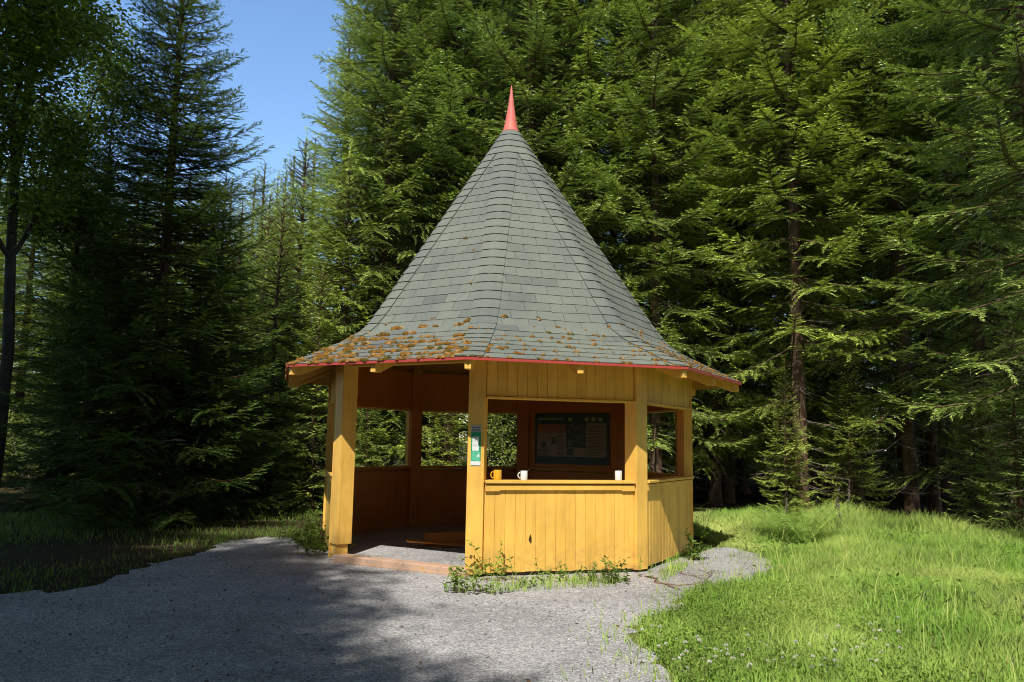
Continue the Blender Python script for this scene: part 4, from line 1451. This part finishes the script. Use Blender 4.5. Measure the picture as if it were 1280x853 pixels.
# ------------------------------------------------------------------ weeds, fern, stalks, sticks
def weed(seed, H, stems, leaf, spread=.12, mat='weed'):
    rg = np.random.default_rng(seed)
    sm = MB(); P_, D_, N_, L_, W_, T_ = [], [], [], [], [], []
    for s_ in range(stems):
        b = np.array([rg.normal(0, spread), rg.normal(0, spread * .6), 0]); d = np.array([rg.normal(0, .25), rg.normal(0, .25), 1.0])
        hh = H * rg.uniform(.45, 1.0)
        u = np.linspace(0, 1, 6)
        pts = b[None] + d[None] * (hh * u)[:, None] + np.array([d[0], d[1], 0])[None] * (hh * .4 * u * u)[:, None]
        sm.tube(pts, np.linspace(.004, .0015, 6), 4, 1, cap=False)
        k = int(10 + 26 * hh)
        uu = rg.uniform(.12, 1, k); a = rg.uniform(0, 6.28, k)
        P_.append(np.stack([np.interp(uu, u, pts[:, c]) for c in range(3)], 1))
        dd = np.stack([np.cos(a), np.sin(a), rg.uniform(-.25, .7, k)], 1); D_.append(dd / np.linalg.norm(dd, axis=1)[:, None])
        N_.append(np.stack([rg.normal(0, .4, k), rg.normal(0, .4, k), np.ones(k)], 1)); L_.append(leaf * rg.uniform(.6, 1.2, k) * (1.1 - .5 * uu)); W_.append(leaf * .36 * rg.uniform(.7, 1.2, k)); T_.append(np.clip(rg.normal(.45, .25, k), 0, 1))
    sm.kites(np.concatenate(P_), np.concatenate(D_), np.concatenate(N_), np.concatenate(L_), np.concatenate(W_), 0, np.concatenate(T_), .4)
    return sm


WG = 'weeds at the foot of the pavilion'
for k, (px_, py_, hh_, st_, lf_, lb) in enumerate([
    (584, 741, .32, 14, .09, 'dense dark weed at the foot of the front post beside the doorway'),
    (627, 726, .42, 7, .09, 'upright leafy weed just right of the front post'),
    (684, 727, .24, 8, .07, 'small weed under the middle of the front wall'),
    (722, 726, .20, 8, .06, 'low weed between the middle and the right end of the front wall'),
    (765, 729, .28, 14, .08, 'bushy weed near the right end of the front wall'),
    (655, 733, .13, 8, .06, 'very low weed left of the middle of the front wall'),
    (800, 724, .30, 2, .06, 'thin wilted weed at the right front corner post'),
    (858, 700, .45, 5, .13, 'grassy weed at the far end of the right wall'),
    (396, 694, .42, 12, .10, 'weed growing against the left door post'),
    (384, 680, .55, 14, .12, 'taller dark weed left of the left door post'),
]):
    o = weed(100 + k, hh_, st_, lf_).build('weed', [M['weed'], M['weed']])
    o.location = (*on_ground(px_, py_), 0)
    tag(o, lb, 'weed', WG)

# ferns in the meadow
for k, (px_, py_, s_, lb) in enumerate([(1008, 684, 1.0, 'fern with arching fronds at the edge of the tall grass'), (975, 676, .7, 'smaller fern left of the big fern in the tall grass')]):
    rg2 = np.random.default_rng(200 + k)
    e = empty('fern', (*on_ground(px_, py_), 0)); tag(e, lb, 'fern', 'ferns in the meadow')
    for f_ in range(9):
        mb = MB(); a = f_ * .7 + rg2.uniform(-.2, .2); L = .66 * s_ * rg2.uniform(.8, 1.15)
        o = np.array([math.cos(a), math.sin(a), 0]); sd_ = np.array([-o[1], o[0], 0])
        u = np.linspace(0, 1, 26)
        pts = o[None] * (L * u)[:, None] + np.array([0, 0, 1.0])[None] * (L * (1.75 * u - .80 * u * u))[:, None]
        mb.tube(pts[::5], .003, 4, 0, cap=False)
        for sg in (1, -1):
            ll = .17 * s_ * np.sin(np.clip(u * 1.05 + .06, 0, 1) * np.pi) ** .7 + .01
            d = sd_[None] * sg + o[None] * .35 + np.array([0, 0, -.15])[None]; d = np.tile(d / np.linalg.norm(d), (26, 1))
            mb.kites(pts, d, np.tile([0, 0, 1.0], (26, 1)) + rg2.normal(0, .2, (26, 3)), ll, np.full(26, .03 * s_), 0, np.clip(rg2.normal(.75, .15, 26), 0, 1), .3)
        mb.build('frond', [M['weed']], e)

# tall faded flower stalks in front of the dark forest
for k, (px_, py_, hh_, lb) in enumerate([(984, 668, .62, 'faded purple flower stalk standing nearest the pavilion path'), (1044, 668, .80, 'tall faded flower stalk in front of the dark spruces'),
                                         (1062, 668, .92, 'tallest faded flower stalk, right of its neighbour at the forest edge'), (1052, 676, .68, 'shorter flower stalk between the two tall ones')]):
    rg2 = np.random.default_rng(300 + k)
    e = empty('flower_stalk', (*on_ground(px_, py_), 0)); tag(e, lb, 'flower stalk', 'faded flower stalks at the meadow edge')
    ln = rg2.normal(0, .12, 2)
    pts = [(ln[0] * u * u * hh_, ln[1] * u * u * hh_, hh_ * u) for u in np.linspace(0, 1, 6)]
    mb = MB(); mb.tube(pts, np.linspace(.007, .003, 6), 5, 0); mb.build('stem', [M['weed']], e)
    kk = 80; u = rg2.uniform(.55, 1, kk); a = rg2.uniform(0, 6.28, kk)
    p = np.stack([ln[0] * u * u * hh_, ln[1] * u * u * hh_, hh_ * u], 1); d = np.stack([np.cos(a), np.sin(a), rg2.uniform(-.2, .8, kk)], 1); d /= np.linalg.norm(d, axis=1)[:, None]
    mb = MB(); mb.kites(p, d, rg2.normal(0, 1, (kk, 3)), rg2.uniform(.02, .065, kk) * (1.35 - u), rg2.uniform(.012, .022, kk), 0, .5); mb.build('flower_head', [M['purple']], e)
    kk = 40; u = rg2.uniform(.1, .6, kk); a = rg2.uniform(0, 6.28, kk)
    p = np.stack([ln[0] * u * u * hh_, ln[1] * u * u * hh_, hh_ * u], 1); d = np.stack([np.cos(a), np.sin(a), rg2.uniform(-.2, .5, kk)], 1); d /= np.linalg.norm(d, axis=1)[:, None]
    mb = MB(); mb.kites(p, d, np.tile([0, 0, 1.0], (kk, 1)) + rg2.normal(0, .4, (kk, 3)), rg2.uniform(.05, .10, kk), rg2.uniform(.012, .02, kk), 0, .5); mb.build('leaf', [M['weed']], e)

# dead sticks by the corner of the wall
m_st = plain('reddish_stick', (0.24, 0.15, 0.10), .9, .3, 12)
for k, (px0, py0, px1, py1, r_, lb) in enumerate([(806, 722, 850, 738, .010, 'thick reddish root leading away from the corner of the front wall'), (818, 730, 888, 735, .006, 'long thin stick lying flat on the gravel path'),
                                                  (852, 716, 885, 726, .006, 'short bent stick on the gravel path nearest the right wall'), (884, 728, 890, 712, .005, 'short stick lying across the gravel path')]):
    rg2 = np.random.default_rng(400 + k)
    a = np.array([*on_ground(px0, py0), .014]); b_ = np.array([*on_ground(px1, py1), .012])
    pts = [a + (b_ - a) * u + np.append(rg2.normal(0, .035, 2), 0) * (0 < u < 1) for u in np.linspace(0, 1, 6)]
    mb = MB(); mb.tube(pts, np.linspace(r_, r_ * .5, 6), 7, 0, cap=True)
    mid = pts[3]; dd = (b_ - a) * .25
    mb.tube([mid, mid + np.array([dd[0] - dd[1] * .6, dd[1] + dd[0] * .6, .02])], [r_ * .6, r_ * .25], 5, 0)
    tag(mb.build('stick', [m_st], smooth=True), lb, 'stick', 'sticks beside the right wall')
